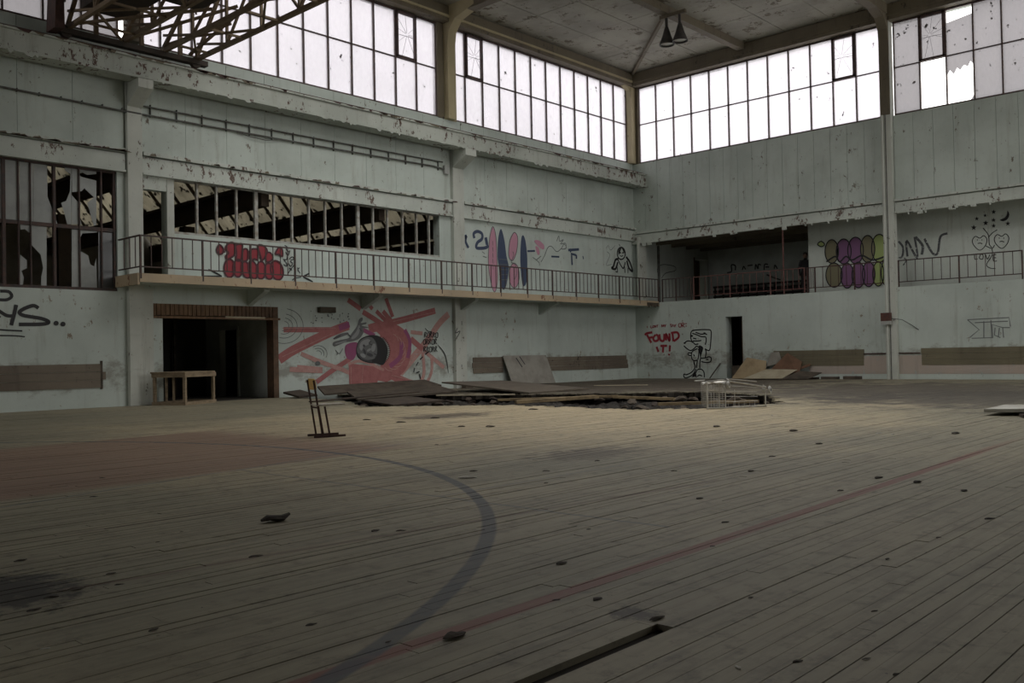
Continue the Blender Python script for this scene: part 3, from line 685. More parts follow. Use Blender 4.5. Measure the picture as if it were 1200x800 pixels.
# --- mural beside the doorway: lying grey face in a burst of pink brush strokes
p = Paint('Y', 0)
for pts, w in (([(70, 150), (240, 150), (420, 150)], 36), ([(40, 350), (130, 290), (280, 215), (400, 160), (505, 120)], 66), ([(600, 30), (680, 80), (770, 140)], 36),
               ([(690, 25), (790, 125)], 30), ([(735, 25), (805, 110)], 32), ([(780, 105), (900, 75), (1085, 22)], 44), ([(760, 440), (920, 510), (1090, 535)], 54),
               ([(290, 500), (400, 420), (530, 335)], 34), ([(700, 440), (780, 455), (860, 410), (900, 310), (890, 210), (830, 150), (740, 125), (640, 145)], 62),
               ([(720, 420), (790, 410), (840, 330), (835, 240), (790, 190), (720, 165)], 70), ([(920, 210), (1000, 280)], 40)):
    p.line(CA(pts), w/5.714, 0)
p.fill(CA([(505, 375), (600, 385), (720, 400), (850, 455), (760, 500), (700, 490), (690, 560), (510, 560)]), 0, False)
p.fill(CA([(690, 150), (800, 145), (880, 215), (893, 320), (850, 430), (760, 455), (715, 400), (770, 335), (775, 265), (730, 200)]), 0)
p.line(CH([(430, 85), (490, 128)]), 6, 0).line(CH([(508, 82), (545, 128)]), 5, 0).line(CH([(608, 78), (640, 165)]), 5, 0)
mural = p.done('mural', 'brush_pink', wl, 'street-art mural of a grey sideways face in pink brush strokes')
p = Paint('Y', 0)
for pts, w in (([(1175, 45), (1110, 110), (1050, 200)], 44), ([(1060, 190), (960, 310), (850, 440)], 52), ([(1010, 290), (1145, 405)], 28), ([(185, 310), (330, 370), (470, 420), (590, 480)], 30),
               ([(110, 415), (330, 425)], 34), ([(160, 395), (330, 410)], 20), ([(1000, 300), (1010, 430), (990, 500)], 26), ([(1060, 320), (1060, 430), (1020, 520)], 24), ([(500, 380), (600, 360), (740, 420)], 20), ([(920, 165), (1000, 175)], 26)):
    p.line(CA(pts), w/5.714, 1)
for k in range(9):
    a = -1.3+k*.33; p.line(CA([(770+118*math.cos(a), 300+128*math.sin(a)), (770+112*math.cos(a+.28), 300+120*math.sin(a+.28)), (770+96*math.cos(a+.5), 300+104*math.sin(a+.5))]), 1.1, 2, taper=True)
for pts in ([(60, 140), (420, 138)], [(60, 330), (390, 178)], [(520, 400), (520, 545)], [(600, 400), (590, 550)], [(800, 95), (1080, 32)], [(790, 455), (1060, 520)]): p.line(CA(pts), .9, 2, taper=True)
p.done('pale_stroke', 'brush_light', mural)
p = Paint('Y', 0)
p.fill(CA([(485, 255), (560, 235), (560, 300), (535, 350), (490, 335)]), 2); p.line(CA([(440, 140), (510, 115)]), 7, 2); p.line(CA([(600, 150), (680, 190)]), 5, 2)
p.line(CA([(780, 395), (850, 330), (860, 230)]), 6, 2).line(CA([(880, 150), (915, 230), (900, 340)]), 5, 2)
p.done('magenta_stroke', 'brush_magenta', mural)
p = Paint('Y', 0)
for r in (35, 60, 90, 130): p.line(CA([(70+r*math.cos(a), 125-r*math.sin(a)*.9) for a in [(-1.9+k*.33) for k in range(11)]]), .7, 1)
for r in (22, 40, 60): p.line(CA([(300+r*math.cos(a), 310-r*math.sin(a)*.9) for a in [(-.5+k*.33) for k in range(9)]]), .6, 1)
for k in range(26): p.fill(CA(ell(250+random.random()*260, 25+random.random()*90, 3+random.random()*3, 3+random.random()*3, n=6)), 1, False)
p.fill(CA(ell(297, 375, 17, 15)), 1); p.line(CA([(415, 285), (440, 310), (465, 275)]), .9, 1).line(CA([(430, 300), (425, 320)]), .9, 1)
p.done('ripple_line', 'spray_line', mural)
p = Paint('Y', 0)
p.fill(CA([(556, 270), (580, 215), (640, 188), (700, 190), (740, 220), (765, 275), (760, 335), (735, 385), (690, 375), (640, 372), (590, 355), (560, 320)]), 3)
for k in range(16):
    a = -1.2+k*.15; p.line(CA([(700+40*math.cos(a), 285+60*math.sin(a)), (712+72*math.cos(a), 288+95*math.sin(a))]), 1.1, 3, taper=True)
p.done('painted_hair', 'face_black', mural)
p = Paint('Y', 0); p.fill(CA([(560, 275), (580, 225), (625, 200), (665, 205), (690, 245), (695, 300), (680, 340), (640, 352), (600, 345), (568, 315)]), 4)
p.fill(CA([(400, 235), (450, 218), (505, 205), (520, 180), (560, 125), (575, 80), (595, 68), (598, 85), (585, 105), (622, 100), (620, 112), (592, 122), (640, 135), (600, 142), (605, 165), (580, 205), (540, 225), (480, 235), (410, 262)]), 4)
p.fill(CA([(405, 205), (440, 180), (495, 168), (500, 180), (450, 200), (410, 215)]), 4)
p.done('painted_face', 'face_mid', mural)
p = Paint('Y', 0); p.fill(CA([(575, 265), (590, 230), (630, 212), (650, 225), (635, 250), (605, 262), (590, 290)]), 5).fill(CA(ell(600, 322, 20, 12, .5)), 5).fill(CA(ell(670, 270, 14, 28, .2)), 5).fill(CA(ell(640, 285, 8, 16, 1.0)), 5)
p.fill(CA([(520, 205), (555, 160), (570, 120), (580, 135), (570, 180), (540, 210)]), 5).line(CA([(415, 245), (490, 226)]), 1.6, 5)
p.done('painted_light', 'face_light', mural)
p = Paint('Y', 0); p.line(CA([(655, 225), (640, 240), (662, 252)]), 1.2, 6).line(CA([(672, 310), (690, 320), (680, 335)]), 1.2, 6)
p.fill(CA(ell(610, 296, 20, 8, 1.2)), 6).fill(CA(ell(645, 318, 22, 11, .3)), 6).line(CA([(600, 252), (612, 262)]), 2.5, 6).line(CA([(565, 310), (600, 350), (660, 362)]), 2.2, 6)
p.line(CA([(500, 180), (520, 200)]), 1.2, 6).line(CA([(575, 140), (590, 160)]), 1.0, 6).line(CA([(400, 210), (450, 188)]), .9, 6)
p.done('painted_shadow', 'face_dark', mural)
# tag lettering over the mural
p = Paint('Y', 0)
p.line(CA([(1015, 140), (1035, 160), (1060, 165), (1050, 185)]), .9, 7).line(CA([(1100, 250), (1150, 320), (1172, 440)]), 1.2, 7, taper=True)
for a, b in (((1040, 295), (1015, 315)), ((1000, 330), (980, 350)), ((970, 365), (955, 390)), ((945, 405), (938, 435)), ((955, 438), (978, 430)), ((978, 445), (985, 480)), ((992, 490), (1015, 525)), ((1015, 527), (1045, 495))): p.line(CA([a, b]), 1.5, 7)
for row, (yy, xx) in enumerate(((185, 1010), (230, 1003), (280, 1005))):
    for k in range(5):
        x = xx+k*19; zz = [(x, yy+18), (x+2, yy-16), (x+12, yy-14+6*(k % 2)), (x+5, yy), (x+14, yy+16)]
        if (k+row) % 3 == 1: zz = [(x, yy-15), (x+1, yy+15), (x+13, yy+14), (x+14, yy-12), (x+3, yy-14)]
        p.line(CA(zz), .9, 7)
p.done('graffiti_tag', 'spray_black', wl)
p = Paint('Y', -.15); p.line([(536, 384), (534, 390), (539, 388), (535, 396)], 1, 0).line([(541, 376), (541, 381)], .9, 0).line([(541, 427), (541, 430)], 1, 0); p.done('graffiti_mark', 'spray_black', wl)

# --- red bubble letters on the balcony parapet
lab = 'red bubble-letter graffiti with dark outlines'
body = [[(300, 150), (345, 120), (385, 140), (385, 200), (375, 250), (310, 290), (290, 260), (320, 225), (288, 190)], [(395, 150), (455, 135), (458, 190), (445, 290), (400, 300), (400, 220)],
        [(465, 200), (500, 185), (515, 215), (510, 295), (460, 300)], [(545, 200), (580, 185), (615, 200), (612, 290), (580, 285), (550, 295)], [(615, 155), (660, 150), (705, 190), (700, 240), (660, 300), (640, 250)],
        [(700, 230), (740, 225), (765, 270), (745, 305), (700, 310)]] + [ell(330, 380, 54, 92), ell(415, 378, 48, 88), ell(497, 395, 44, 84, -.25), ell(565, 395, 44, 92, -.2), ell(645, 400, 46, 88), ell(725, 410, 44, 80, -.1), ell(805, 400, 62, 98, -.25)]
body += [[(205, 180), (225, 145), (255, 165), (270, 215), (235, 240), (208, 215)], [(790, 235), (815, 180), (845, 170), (862, 205), (860, 260), (825, 240)]]
o = Paint('Y', 0); f = Paint('Y', 0)
for i, b in enumerate(body): f.fill(CD(b), 1+i % 6); o.line(CD(b), 2.1, 7, True)
red = f.done('graffiti_letters', 'spray_red', wl, lab)
o.line(CD([(255, 210), (285, 220)]), 2, 7); o.fill(CD([(510, 200), (540, 205), (540, 285), (512, 295)]), 7, False); o.done('outline', 'spray_darkred', red)
p = Paint('Y', 0)
for pts in ([(120, 390), (190, 425), (255, 458)], [(75, 460), (255, 460)], [(1070, 465), (1120, 490), (1170, 515)], [(1075, 462), (1135, 430)]): p.line(CD(pts), 2.4, 2, taper=True)
for pts in ([(885, 150), (910, 165), (900, 190), (930, 215)], [(895, 215), (920, 250), (940, 200)], [(915, 250), (905, 290), (870, 290)], [(880, 300), (905, 330), (905, 360), (875, 340)], [(930, 290), (960, 265), (980, 285), (945, 300)], [(925, 330), (945, 360), (965, 330), (940, 310)], [(985, 340), (955, 380), (920, 430)], [(930, 375), (960, 400)],
            [(1015, 370), (1020, 410)], [(1035, 375), (1018, 392), (1040, 430)], [(960, 500), (990, 480), (1050, 468)]): p.line(CD(pts), 1.2, 2)
p.done('graffiti_scrawl', 'spray_black', wl)

# --- surfboard shapes and drawings on the bay beside the corner
pk_, nv = Paint('Y', 0), Paint('Y', 0); ol = Paint('Y', 0)
s1 = [(212, 203), (232, 260), (240, 400), (245, 560), (230, 635), (212, 620), (190, 520), (183, 420), (192, 280)]; s3 = [(362, 243), (380, 280), (372, 370), (345, 430), (320, 400), (325, 310), (345, 255)]; s3b = ell(356, 530, 34, 82)
s2 = [(268, 218), (290, 290), (305, 400), (320, 480), (305, 590), (285, 625), (265, 590), (255, 480), (245, 400), (250, 280)]; s4 = [(414, 260), (432, 300), (444, 420), (440, 560), (425, 600), (410, 580), (397, 440), (402, 300)]
for q in (s1, s3, s3b): pk_.fill(CB(q), 1); ol.line(CB(q), 1.0, 3, True)
pk_.fill(CB([(490, 300), (520, 295), (555, 325), (555, 355), (530, 345)]), 1).fill(CB([(498, 335), (520, 345), (527, 385), (512, 388)]), 1)
for q in (s2, s4): nv.fill(CB(q), 2)
surf = pk_.done('graffiti_surfboard', 'spray_pink', wl, 'pink and navy surfboard shapes painted side by side')
for pts, w in (([(90, 280), (85, 250), (110, 235), (140, 250), (140, 285), (110, 310), (105, 345), (160, 345), (185, 330)], 3.8), ([(165, 275), (175, 325)], 4.5), ([(5, 290), (35, 265), (30, 300), (50, 345)], 3.5), ([(445, 367), (495, 365)], 2.2), ([(605, 403), (658, 405)], 2.0),
               ([(718, 360), (790, 355)], 3.0), ([(735, 385), (770, 395), (772, 418)], 2.6), ([(728, 350), (735, 375)], 2.5), ([(740, 395), (744, 460)], 2.6), ([(815, 400), (820, 420)], 1.6)): nv.line(CB(pts), w, 2)
nv.done('navy_stroke', 'spray_navy', surf)
for pts in ([(535, 440), (560, 395), (580, 345), (605, 335), (640, 370), (670, 350), (690, 320), (705, 345), (680, 355)], [(480, 408), (520, 440), (525, 465)], [(505, 425), (535, 400)], [(640, 300), (655, 265), (660, 300), (685, 290), (665, 320)], [(670, 320), (700, 315), (700, 350), (670, 352)], [(140, 370), (160, 385)], [(145, 400), (170, 410)]): ol.line(CB(pts), .8, 3)
for k in range(5): ol.line(CB([(212, 300+k*40), (214, 330+k*40)]), .8, 3); ol.line(CB([(255, 420+k*35), (310, 425+k*33)]), .8, 3)
ol.line(CB([(345, 370), (352, 395), (335, 440), (362, 455), (370, 520), (355, 560)]), .9, 3)
for pts in ([(970, 350), (985, 330), (1000, 360), (1030, 330)], [(975, 370), (995, 395), (970, 460), (1005, 455)]): ol.line(CB(pts), .5, 3)
ol.done('thin_line', 'spray_line', surf)
p = Paint('Y', 0)
p.line(CB(ell(1073, 382, 27, 40)), 1.6, 2, True).fill(CB([(1052, 365), (1075, 335), (1100, 365), (1105, 400), (1075, 345), (1055, 400)]), 2, False)
for pts, w in (([(1055, 420), (1035, 425), (1020, 470), (1008, 480), (1035, 485), (1050, 440)], 2.6), ([(1050, 425), (1075, 470), (1088, 480), (1100, 440)], 1.6), ([(1105, 405), (1130, 440), (1148, 500), (1125, 480), (1110, 430)], 2.8), ([(1045, 470), (1048, 505), (1035, 502)], 1.4), ([(1095, 470), (1098, 512)], 1.4), ([(1118, 480), (1118, 515)], 1.4), ([(1065, 335), (1058, 320)], 1), ([(1065, 395), (1075, 402), (1085, 393)], 1)): p.line(CB(pts), w, 2)
p.fill(CB(ell(1066, 378, 6, 5)), 3).fill(CB(ell(1084, 378, 6, 5)), 3); p.done('graffiti_figure', 'spray_black', wl, 'black line drawing of a crouching figure')

# --- right wall: red words and black line drawing of a dog in a cap
p = Paint('X', 0)
for pts in ([(75, 195), (78, 215)], [(112, 190), (114, 215), (128, 212)], [(135, 192), (133, 210), (148, 208), (148, 192), (137, 190)], [(165, 188), (155, 195), (168, 202), (158, 210)], [(170, 188), (192, 184)], [(180, 186), (182, 210)], [(225, 208), (228, 182), (238, 200), (246, 182), (250, 205)], [(255, 180), (262, 192), (272, 178)], [(262, 192), (262, 208)],
            [(312, 178), (332, 176)], [(322, 177), (325, 208)], [(335, 205), (343, 178), (352, 203)], [(360, 180), (366, 192), (378, 176)], [(366, 192), (364, 208)], [(415, 165), (403, 180), (408, 203), (425, 205), (432, 180), (418, 165)], [(440, 208), (438, 165), (460, 168), (458, 182), (442, 186), (468, 208)], [(475, 195), (490, 195)], [(470, 170), (490, 170)]):
    p.line(CC(pts), .9, 1)
found = [[(55, 290), (70, 272), (130, 260)], [(75, 285), (120, 370)], [(90, 320), (135, 310)], [(165, 285), (140, 320), (155, 350), (190, 340), (190, 300), (168, 283)], [(205, 280), (215, 340), (250, 345), (255, 275)], [(275, 345), (272, 275), (310, 350), (308, 270)], [(340, 262), (350, 355)], [(325, 268), (390, 262), (405, 310), (355, 352)], [(175, 410), (195, 465)], [(215, 402), (285, 400)], [(245, 405), (240, 470)], [(315, 395), (310, 460)], [(307, 485), (305, 500)]]
for pts in found: p.line(CC(pts), 2.7, 1, curve=len(pts) > 2)
p.done('graffiti_words', 'spray_letters', wr, 'red handwritten words reading found it')
p = Paint('X', 0)
dog = [[(530, 270), (545, 245), (600, 235), (690, 232), (740, 245), (740, 330), (728, 440), (700, 445), (680, 430)], [(530, 270), (530, 320), (550, 370)], [(545, 270), (590, 285), (640, 305), (685, 310), (690, 350), (680, 390)], [(580, 260), (640, 280), (680, 270)], [(665, 265), (700, 285)], [(550, 350), (600, 350), (640, 345)], [(465, 370), (500, 350), (550, 360), (575, 385), (610, 380)], [(458, 400), (490, 430), (530, 450), (570, 425), (590, 405), (620, 420)],
       [(600, 430), (560, 450), (540, 475), (540, 530), (565, 555), (600, 550)], [(540, 475), (505, 475), (505, 495), (540, 505)], [(610, 430), (615, 470), (605, 545)], [(680, 430), (690, 470), (680, 530)], [(640, 530), (690, 525), (720, 515), (745, 530), (735, 565), (700, 575), (640, 565)], [(690, 545), (715, 540)], [(635, 520), (625, 580), (625, 635)], [(600, 550), (590, 630)],
       [(560, 560), (575, 620), (545, 670), (490, 700), (460, 695), (460, 725), (485, 735), (530, 715), (560, 690), (585, 640)], [(585, 680), (600, 650), (640, 645), (668, 675), (672, 730)], [(580, 690), (590, 730)], [(600, 720), (620, 705), (650, 715)], [(560, 490), (570, 510)], [(555, 320), (590, 330)]]
for pts in dog: p.line(CC(pts), 1.35, 1)
p.fill(CC(ell(468, 372, 12, 9)), 1).fill(CC([(615, 400), (660, 420), (640, 500), (635, 540), (622, 480)]), 1).fill(CC(ell(543, 298, 12, 10)), 1).fill(CC(ell(675, 272, 14, 10)), 1).fill(CC([(560, 695), (590, 660), (582, 720), (540, 728)]), 1, False).fill(CC([(560, 560), (575, 590), (578, 620), (562, 590)]), 1)
p.done('graffiti_dog', 'spray_black', wr, 'black line drawing of a long-nosed cartoon dog in a cap')
p = Paint('X', 0)
for pts in ([(935, 178), (1130, 168), (1137, 210)], [(935, 178), (990, 225), (945, 262)], [(955, 265), (1055, 262), (1050, 200), (1100, 215), (1105, 262)], [(1012, 185), (1012, 262)], [(970, 192), (1045, 188), (1125, 185)], [(1045, 180), (1050, 262)], [(1065, 215), (1062, 250), (1090, 262)], [(1085, 215), (1080, 260)], [(1100, 215), (1135, 215)]): p.line(CG(pts), 1.1, 1, curve=False)
p.done('graffiti_outline', 'spray_grey', wr, 'thin black block-letter outline')
# gallery wall drawings (plane x = 1.2)
GX = 1.2
cells = [('spray_olive', [ell(120, 262, 38, 66), ell(133, 395, 46, 68), ell(322, 248, 40, 76)]), ('spray_purple', [ell(187, 262, 42, 70), ell(254, 256, 44, 74), ell(207, 398, 36, 70), ell(270, 394, 36, 72), ell(328, 390, 35, 70)]), ('spray_green', [ell(388, 244, 44, 78), ell(382, 388, 32, 68), ell(428, 380, 30, 74), [(40, 222), (60, 205), (80, 222), (62, 235)]])]
root = None; ol = Paint('X', GX)
for mname, ls in cells:
    f = Paint('X', GX)
    for i, b in enumerate(ls): f.fill(CE(b), 1+i); ol.line(CE(b), 1.3, 7, True)
    ob = f.done('graffiti_letters', mname, g_back, 'purple, olive and green bubble letters behind the gallery railing') if root is None else f.done('letter_fill', mname, root)
    root = root or ob
ol.line(CE([(90, 320), (140, 290), (165, 320), (200, 290), (235, 310), (290, 285), (350, 310), (420, 290)]), 1.8, 7); ol.done('outline', 'spray_black', root)
p = Paint('X', GX)
for pts, w in (([(495, 205), (520, 240), (515, 290), (495, 300)], 2.4), ([(545, 290), (540, 200), (600, 300), (585, 180)], 2.4), ([(590, 180), (630, 230), (625, 280)], 3), ([(640, 190), (685, 270), (715, 270), (730, 180), (770, 160)], 2.6), ([(525, 300), (540, 310), (520, 340)], 1.5)): p.line(CE(pts), w, 1)
p.done('graffiti_letters', 'spray_faded', g_back, 'faded grey letters sprayed on the gallery wall')
p = Paint('X', GX)
for hx, hy in ((952, 215), (1075, 205)): p.line(CE([(hx, hy-28), (hx+22, hy-42), (hx+40, hy-20), (hx+30, hy+15), (hx, hy+40), (hx-32, hy+15), (hx-42, hy-15), (hx-25, hy-38)]), .9, 1, True); p.line(CE([(hx-12, hy+2), (hx+2, hy), (hx+14, hy+4)]), 1, 1); p.fill(CE(ell(hx-14, hy-18, 3, 4, n=6)), 1, False).fill(CE(ell(hx+12, hy-18, 3, 4, n=6)), 1, False)
for pts in ([(970, 130), (1000, 170), (1005, 220), (1020, 240)], [(1050, 140), (1020, 160), (1000, 185)], [(985, 230), (1020, 245), (1035, 225)], [(1020, 245), (1022, 280), (990, 335), (1010, 355), (1040, 358)],
            [(922, 275), (924, 305), (940, 303)], [(955, 280), (950, 300), (968, 305), (970, 282), (957, 278)], [(985, 280), (995, 305), (1008, 280)], [(1045, 280), (1028, 282), (1030, 315), (1048, 315)], [(1030, 298), (1044, 297)]): p.line(CE(pts), .9, 1)
for sx, sy, r in ((918, 128, 17), (935, 78, 13), (982, 60, 11), (985, 102, 16), (1030, 40, 14), (1030, 85, 13), (1030, 118, 13), (1110, 105, 15)): p.fill(CE([(sx+r*(1 if k % 2 == 0 else .42)*math.sin(k*math.pi/5), sy-r*(1 if k % 2 == 0 else .42)*math.cos(k*math.pi/5)) for k in range(10)]), 1, False)
p.fill(CE([(1108, 32), (1118, 55), (1108, 80), (1085, 92), (1065, 85), (1092, 72), (1105, 55)]), 1)
p.done('graffiti_hearts', 'spray_black', g_back, 'black drawing of two heart faces with stars, a moon and the word love')
p = Paint('X', 6.0)
ct = crop(780, 270, 6.667)
for pts in ([(480, 330), (515, 320), (515, 270), (545, 275), (545, 310)], [(600, 310), (610, 280), (625, 305)], [(640, 275), (680, 270)], [(700, 305), (705, 265), (720, 300)], [(725, 300), (725, 265), (745, 270)], [(770, 310), (775, 265), (800, 265)], [(780, 285), (810, 285)], [(850, 300), (855, 270), (875, 300)], [(790, 345), (850, 370), (900, 385)]): p.line(ct(pts), 1.6, 1)
p.done('graffiti_letters', 'spray_black', g_room)
p = Paint('Y', 0); p.line([(773, 325), (770, 316), (776, 310), (790, 312), (791, 317), (780, 320), (775, 326)], .8, 1); p.done('graffiti_outline', 'spray_black', g_side)
# big black tag beside the doorway column
p = Paint('Y', 0)
for pts, w in (([(-10, 155), (40, 155), (68, 135), (50, 108), (0, 105)], 3.6), ([(-45, 195), (0, 225), (40, 248), (80, 250)], 4.0), ([(95, 185), (80, 250), (65, 305)], 4.2), ([(225, 205), (190, 190), (120, 220), (130, 245), (240, 265), (285, 285), (250, 298), (110, 300)], 4.2), ([(-20, 330), (60, 335), (130, 338)], 1.8), ([(-20, 365), (80, 366), (145, 372)], 1.5), ([(-30, 280), (0, 250)], 3)): p.line(CF(pts), w, 1)
p.fill(CF(ell(328, 293, 15, 14)), 1).fill(CF(ell(368, 298, 15, 14)), 1); p.done('graffiti_tag', 'spray_black', wl, 'thick black tag ending in ys and two dots')

# ================================================================== OVERHEAD CRANE
cr = thing('overhead_crane', 'rusty lattice girder bridge crane resting on the runway beam below the windows', 'crane', (-21.5, -.5, 8.56))
def cpart(name, mb, mat='crane_steel'):
    o = mb.build(name, mat, cr, origin=None); o.data.transform(Matrix.Translation((21.5, .5, -8.56))); return o
CX = (-23.15, -21.85, -20.85, -19.95)
for i, x in enumerate(CX):
    zt = 10.5 if i in (0, 3) else 9.9
    cpart('bottom_chord', MB().bar((x, -.42, 8.82), (x, -24, 8.82), .09, .10)); cpart('top_chord', MB().bar((x, -2.0, zt), (x, -24, zt), .10, .10))
    cpart('end_brace', MB().bar((x, -.48, 8.85), (x, -2.0, zt), .08, .08))
    for k in range(15):
        y0 = -.45-k*1.55
        if k: cpart('upright', MB().bar((x, y0, 8.82), (x, y0, zt), .06, .06))
        a, b = ((x, y0, 8.85), (x, y0-1.55, zt)) if k % 2 else ((x, y0-1.55, 8.85), (x, y0-.1, zt if k else 9.2))
        cpart('brace', MB().bar(a, b, .055, .055))
for xa, xb in ((CX[0], CX[1]), (CX[2], CX[3])):
    for k in range(12):
        y0 = -.5-k*1.55; a, b = ((xa, y0, 8.8), (xb, y0-1.55, 8.8)) if k % 2 else ((xb, y0, 8.8), (xa, y0-1.55, 8.8))
        cpart('lacing', MB().bar(a, b, .05, .05)); cpart('lacing', MB().bar((a[0], a[1], 10.0), (b[0], b[1], 9.9), .05, .05)); cpart('cross_tie', MB().bar((xa, y0-.7, 8.8), (xb, y0-.7, 8.8), .05, .05))
cpart('end_carriage', MB().box(-23.5, -19.7, -.62, -.42, 8.66, 8.79), 'crane_plate')
for x in (-23.2, -20.0): cpart('wheel', MB().tube([(x, -.58, 8.71), (x, -.46, 8.71)], .14, 14), 'crane_plate')
for x in (-23.45, -22.5, -21.4, -20.4): cpart('stub_post', MB().bar((x, -.5, 8.8), (x, -.5, 9.7), .09, .09))
cpart('walkway', MB().box(-21.8, -20.9, -24, -2.4, 9.3, 9.36), 'crane_plate'); cpart('walkway', MB().box(-23.1, -21.9, -24, -3.2, 9.85, 9.9), 'crane_plate')
cpart('cab_plate', MB().box(-23.0, -21.95, -3.0, -.9, 9.2, 10.3), 'crane_plate')
cpart('buffer_plate', MB().slab([(-23.62, -.5, 8.6), (-23.4, -.5, 8.62), (-23.42, -.5, 9.5), (-23.58, -.5, 9.6)], (0, -.5, 0)), 'rust')
for a, b in (((-23.1, -.6, 8.9), (-21.0, -3.2, 9.1)), ((-21.8, -.8, 8.85), (-20.0, -2.6, 9.6)), ((-20.9, -.7, 8.9), (-19.95, -2.2, 9.3)), ((-20.2, -.6, 8.85), (-19.7, -3.6, 9.9))): cpart('brace', MB().bar(a, b, .06, .06))

# ================================================================== TWIN CEILING LAMP
lp = thing('ceiling_lamp', 'pair of black bell-shaped lamps hanging from one bracket under the ceiling', 'lamp', (-5.45, -5.6, 12.48))
MB().box(-.05, .05, -.5, .5, -.12, 0).build('bracket', 'ceiling_rib', lp)
for s in (-.26, .26):
    MB().tube([(0, s, -.1), (0, s, -.45)], .05, 8).build('lamp_neck', 'lamp_black', lp)
    sh = MB().lathe([(.06, -.42), (.10, -.55), (.16, -.75), (.26, -1.0), (.26, -1.03), (.24, -1.02), (.14, -.78), (.05, -.6)], 18, (0, s, 0)).build('lamp_shade', 'lamp_black', lp, True)
    MB().lathe([(0, -.99), (.2, -.985), (.235, -.96), (.15, -.8)], 16, (0, s, 0)).build('bulb_glass', 'lamp_bulb', sh, True)

# ================================================================== THINGS ON THE FLOOR
# school chair on skids, leaning back
u = Vector((.39, -.145, 0)).normalized()
ch = thing('school_chair', 'school chair with yellow plywood back and rusty sled legs alone on the planks', 'chair', (-24.43, -11.745, 0), math.atan2(u.y, u.x))
for s in (-.17, .17):
    MB().bar((0, s, .014), (.43, s, .014), .028, .028).build('skid', 'rust', ch)
    MB().bar((.115, s, .02), (.005, s, .77), .018, .022).build('back_upright', 'rust', ch)
    MB().bar((.215, s, .02), (.15, s, .415), .018, .022).build('front_leg', 'rust', ch)
for zz in (.40,): MB().bar((.06, -.17, zz), (.06, .17, zz), .02, .02).build('cross_bar', 'rust', ch)
MB().slab([(.045, -.185, .425), (.43, -.18, .43), (.445, -.12, .43), (.445, .12, .43), (.43, .18, .43), (.045, .185, .425)], (0, 0, .016)).build('seat', 'seat_ply', ch)
MB().slab([(.030, -.16, .64), (.030, .16, .64), (.032, .175, .67), (.016, .175, .77), (.010, .15, .79), (.010, -.15, .79), (.016, -.175, .77), (.032, -.175, .67)], (.012, 0, .002)).build('backrest', 'yellow_ply', ch)

# open wooden frame table in the doorway
e1 = Vector((1.34, .73, 0)).normalized()
tb = thing('wooden_table', 'rough wooden frame table with floor rails standing in the dark doorway', 'table', (-20.80, -1.30, 0), math.atan2(e1.y, e1.x))
W, D, Hh = 1.28, .9, .80
for x in (.03, W-.03):
    for y in (.03, D-.03): MB().box(x-.035, x+.035, y-.03, y+.03, 0, Hh-.02).build('leg', 'raw_wood', tb)
for z0, z1, nm in ((Hh-.12, Hh-.02, 'apron'), (0.0, .08, 'floor_rail')):
    for y in (0, D): MB().box(-.03, W+.03, y-.02, y+.02, z0, z1).build(nm, 'raw_wood', tb)
    for x in (0, W): MB().box(x-.02, x+.02, 0, D, z0, z1).build(nm, 'raw_wood', tb)
for k in range(4): MB().box(-.05, W+.05-.08*(k == 0), -.03+k*.245, .205+k*.245, Hh-.02, Hh+.015).build('top_board', 'raw_wood', tb)
for k in range(2): MB().box(.45+k*.3, .52+k*.3, D-.05, D-.02, .08, Hh-.12).build('slat', 'raw_wood', tb)

# shopping trolley tipped on its side at the edge of the pit
r2 = Vector((RT.x, RT.y, 0)).normalized()
ct_ = thing('shopping_trolley', 'wire shopping trolley tipped on its side at the edge of the pit', 'trolley', (-16.95, -13.42, 0), math.atan2(r2.y, r2.x))
frame = MB(); T = lambda *p, r=.013: MB().tube(p, r, 6)
basket = MB()
for k in range(14): z = .03+k*.033; basket.tube([(.02, .0, z), (.34, .02, z)], .0045, 5); basket.tube([(.02, 0, z), (.02, .62, z*.95)], .0035, 4); basket.tube([(.34, .02, z), (.95, .10, z*.85+.02)], .0035, 4) if k % 3 == 0 else None
for k in range(7): x = .02+k*.053; basket.tube([(x, .0, .03), (x, .0, .47)], .004, 4)
for k in range(8): q = k*.085; basket.tube([(.02, q, .03), (.02, q, .47)], .0035, 4); basket.tube([(.02, q, .47), (.36, q, .50)], .0035, 4)
for k in range(6): x = .4+k*.1; basket.tube([(x, .03+x*.08, .04), (x, .03+x*.08, .12)], .004, 4)
basket.build('wire_basket', 'chrome_wire', ct_)
T((.0, 0, 0), (.0, 0, .5)).build('basket_rim', 'chrome_wire', ct_); T((.34, .02, .01), (.34, .02, .46), (.0, 0, .5), r=.012).build('basket_rim', 'chrome_wire', ct_)
T((.0, 0, .02), (.34, .02, .02), (1.12, .12, .03), r=.014).build('lower_tube', 'chrome_wire', ct_)
T((-.09, -.05, .44), (.0, 0, .5), (.28, .04, .53), (.44, .06, .50), (.75, .09, .45), (1.12, .12, .38), r=.017).build('upper_tube', 'chrome_wire', ct_)
T((.44, .3, .54), (1.0, .32, .48), r=.012).build('rack_tube', 'chrome_wire', ct_); T((.44, .06, .50), (.44, .3, .54), r=.012).build('rack_tube', 'chrome_wire', ct_)
T((1.10, .12, .02), (1.10, .12, .40), r=.013).build('end_tube', 'chrome_wire', ct_); T((-.2, .1, .52), (.02, .3, .52), r=.016).build('handle', 'plastic_grey', ct_)
T((.22, .03, .02), (.22, .03, .45), r=.008).build('stay', 'chrome_wire', ct_); T((.52, .06, .03), (.52, .06, .35), r=.006).build('stay', 'chrome_wire', ct_)
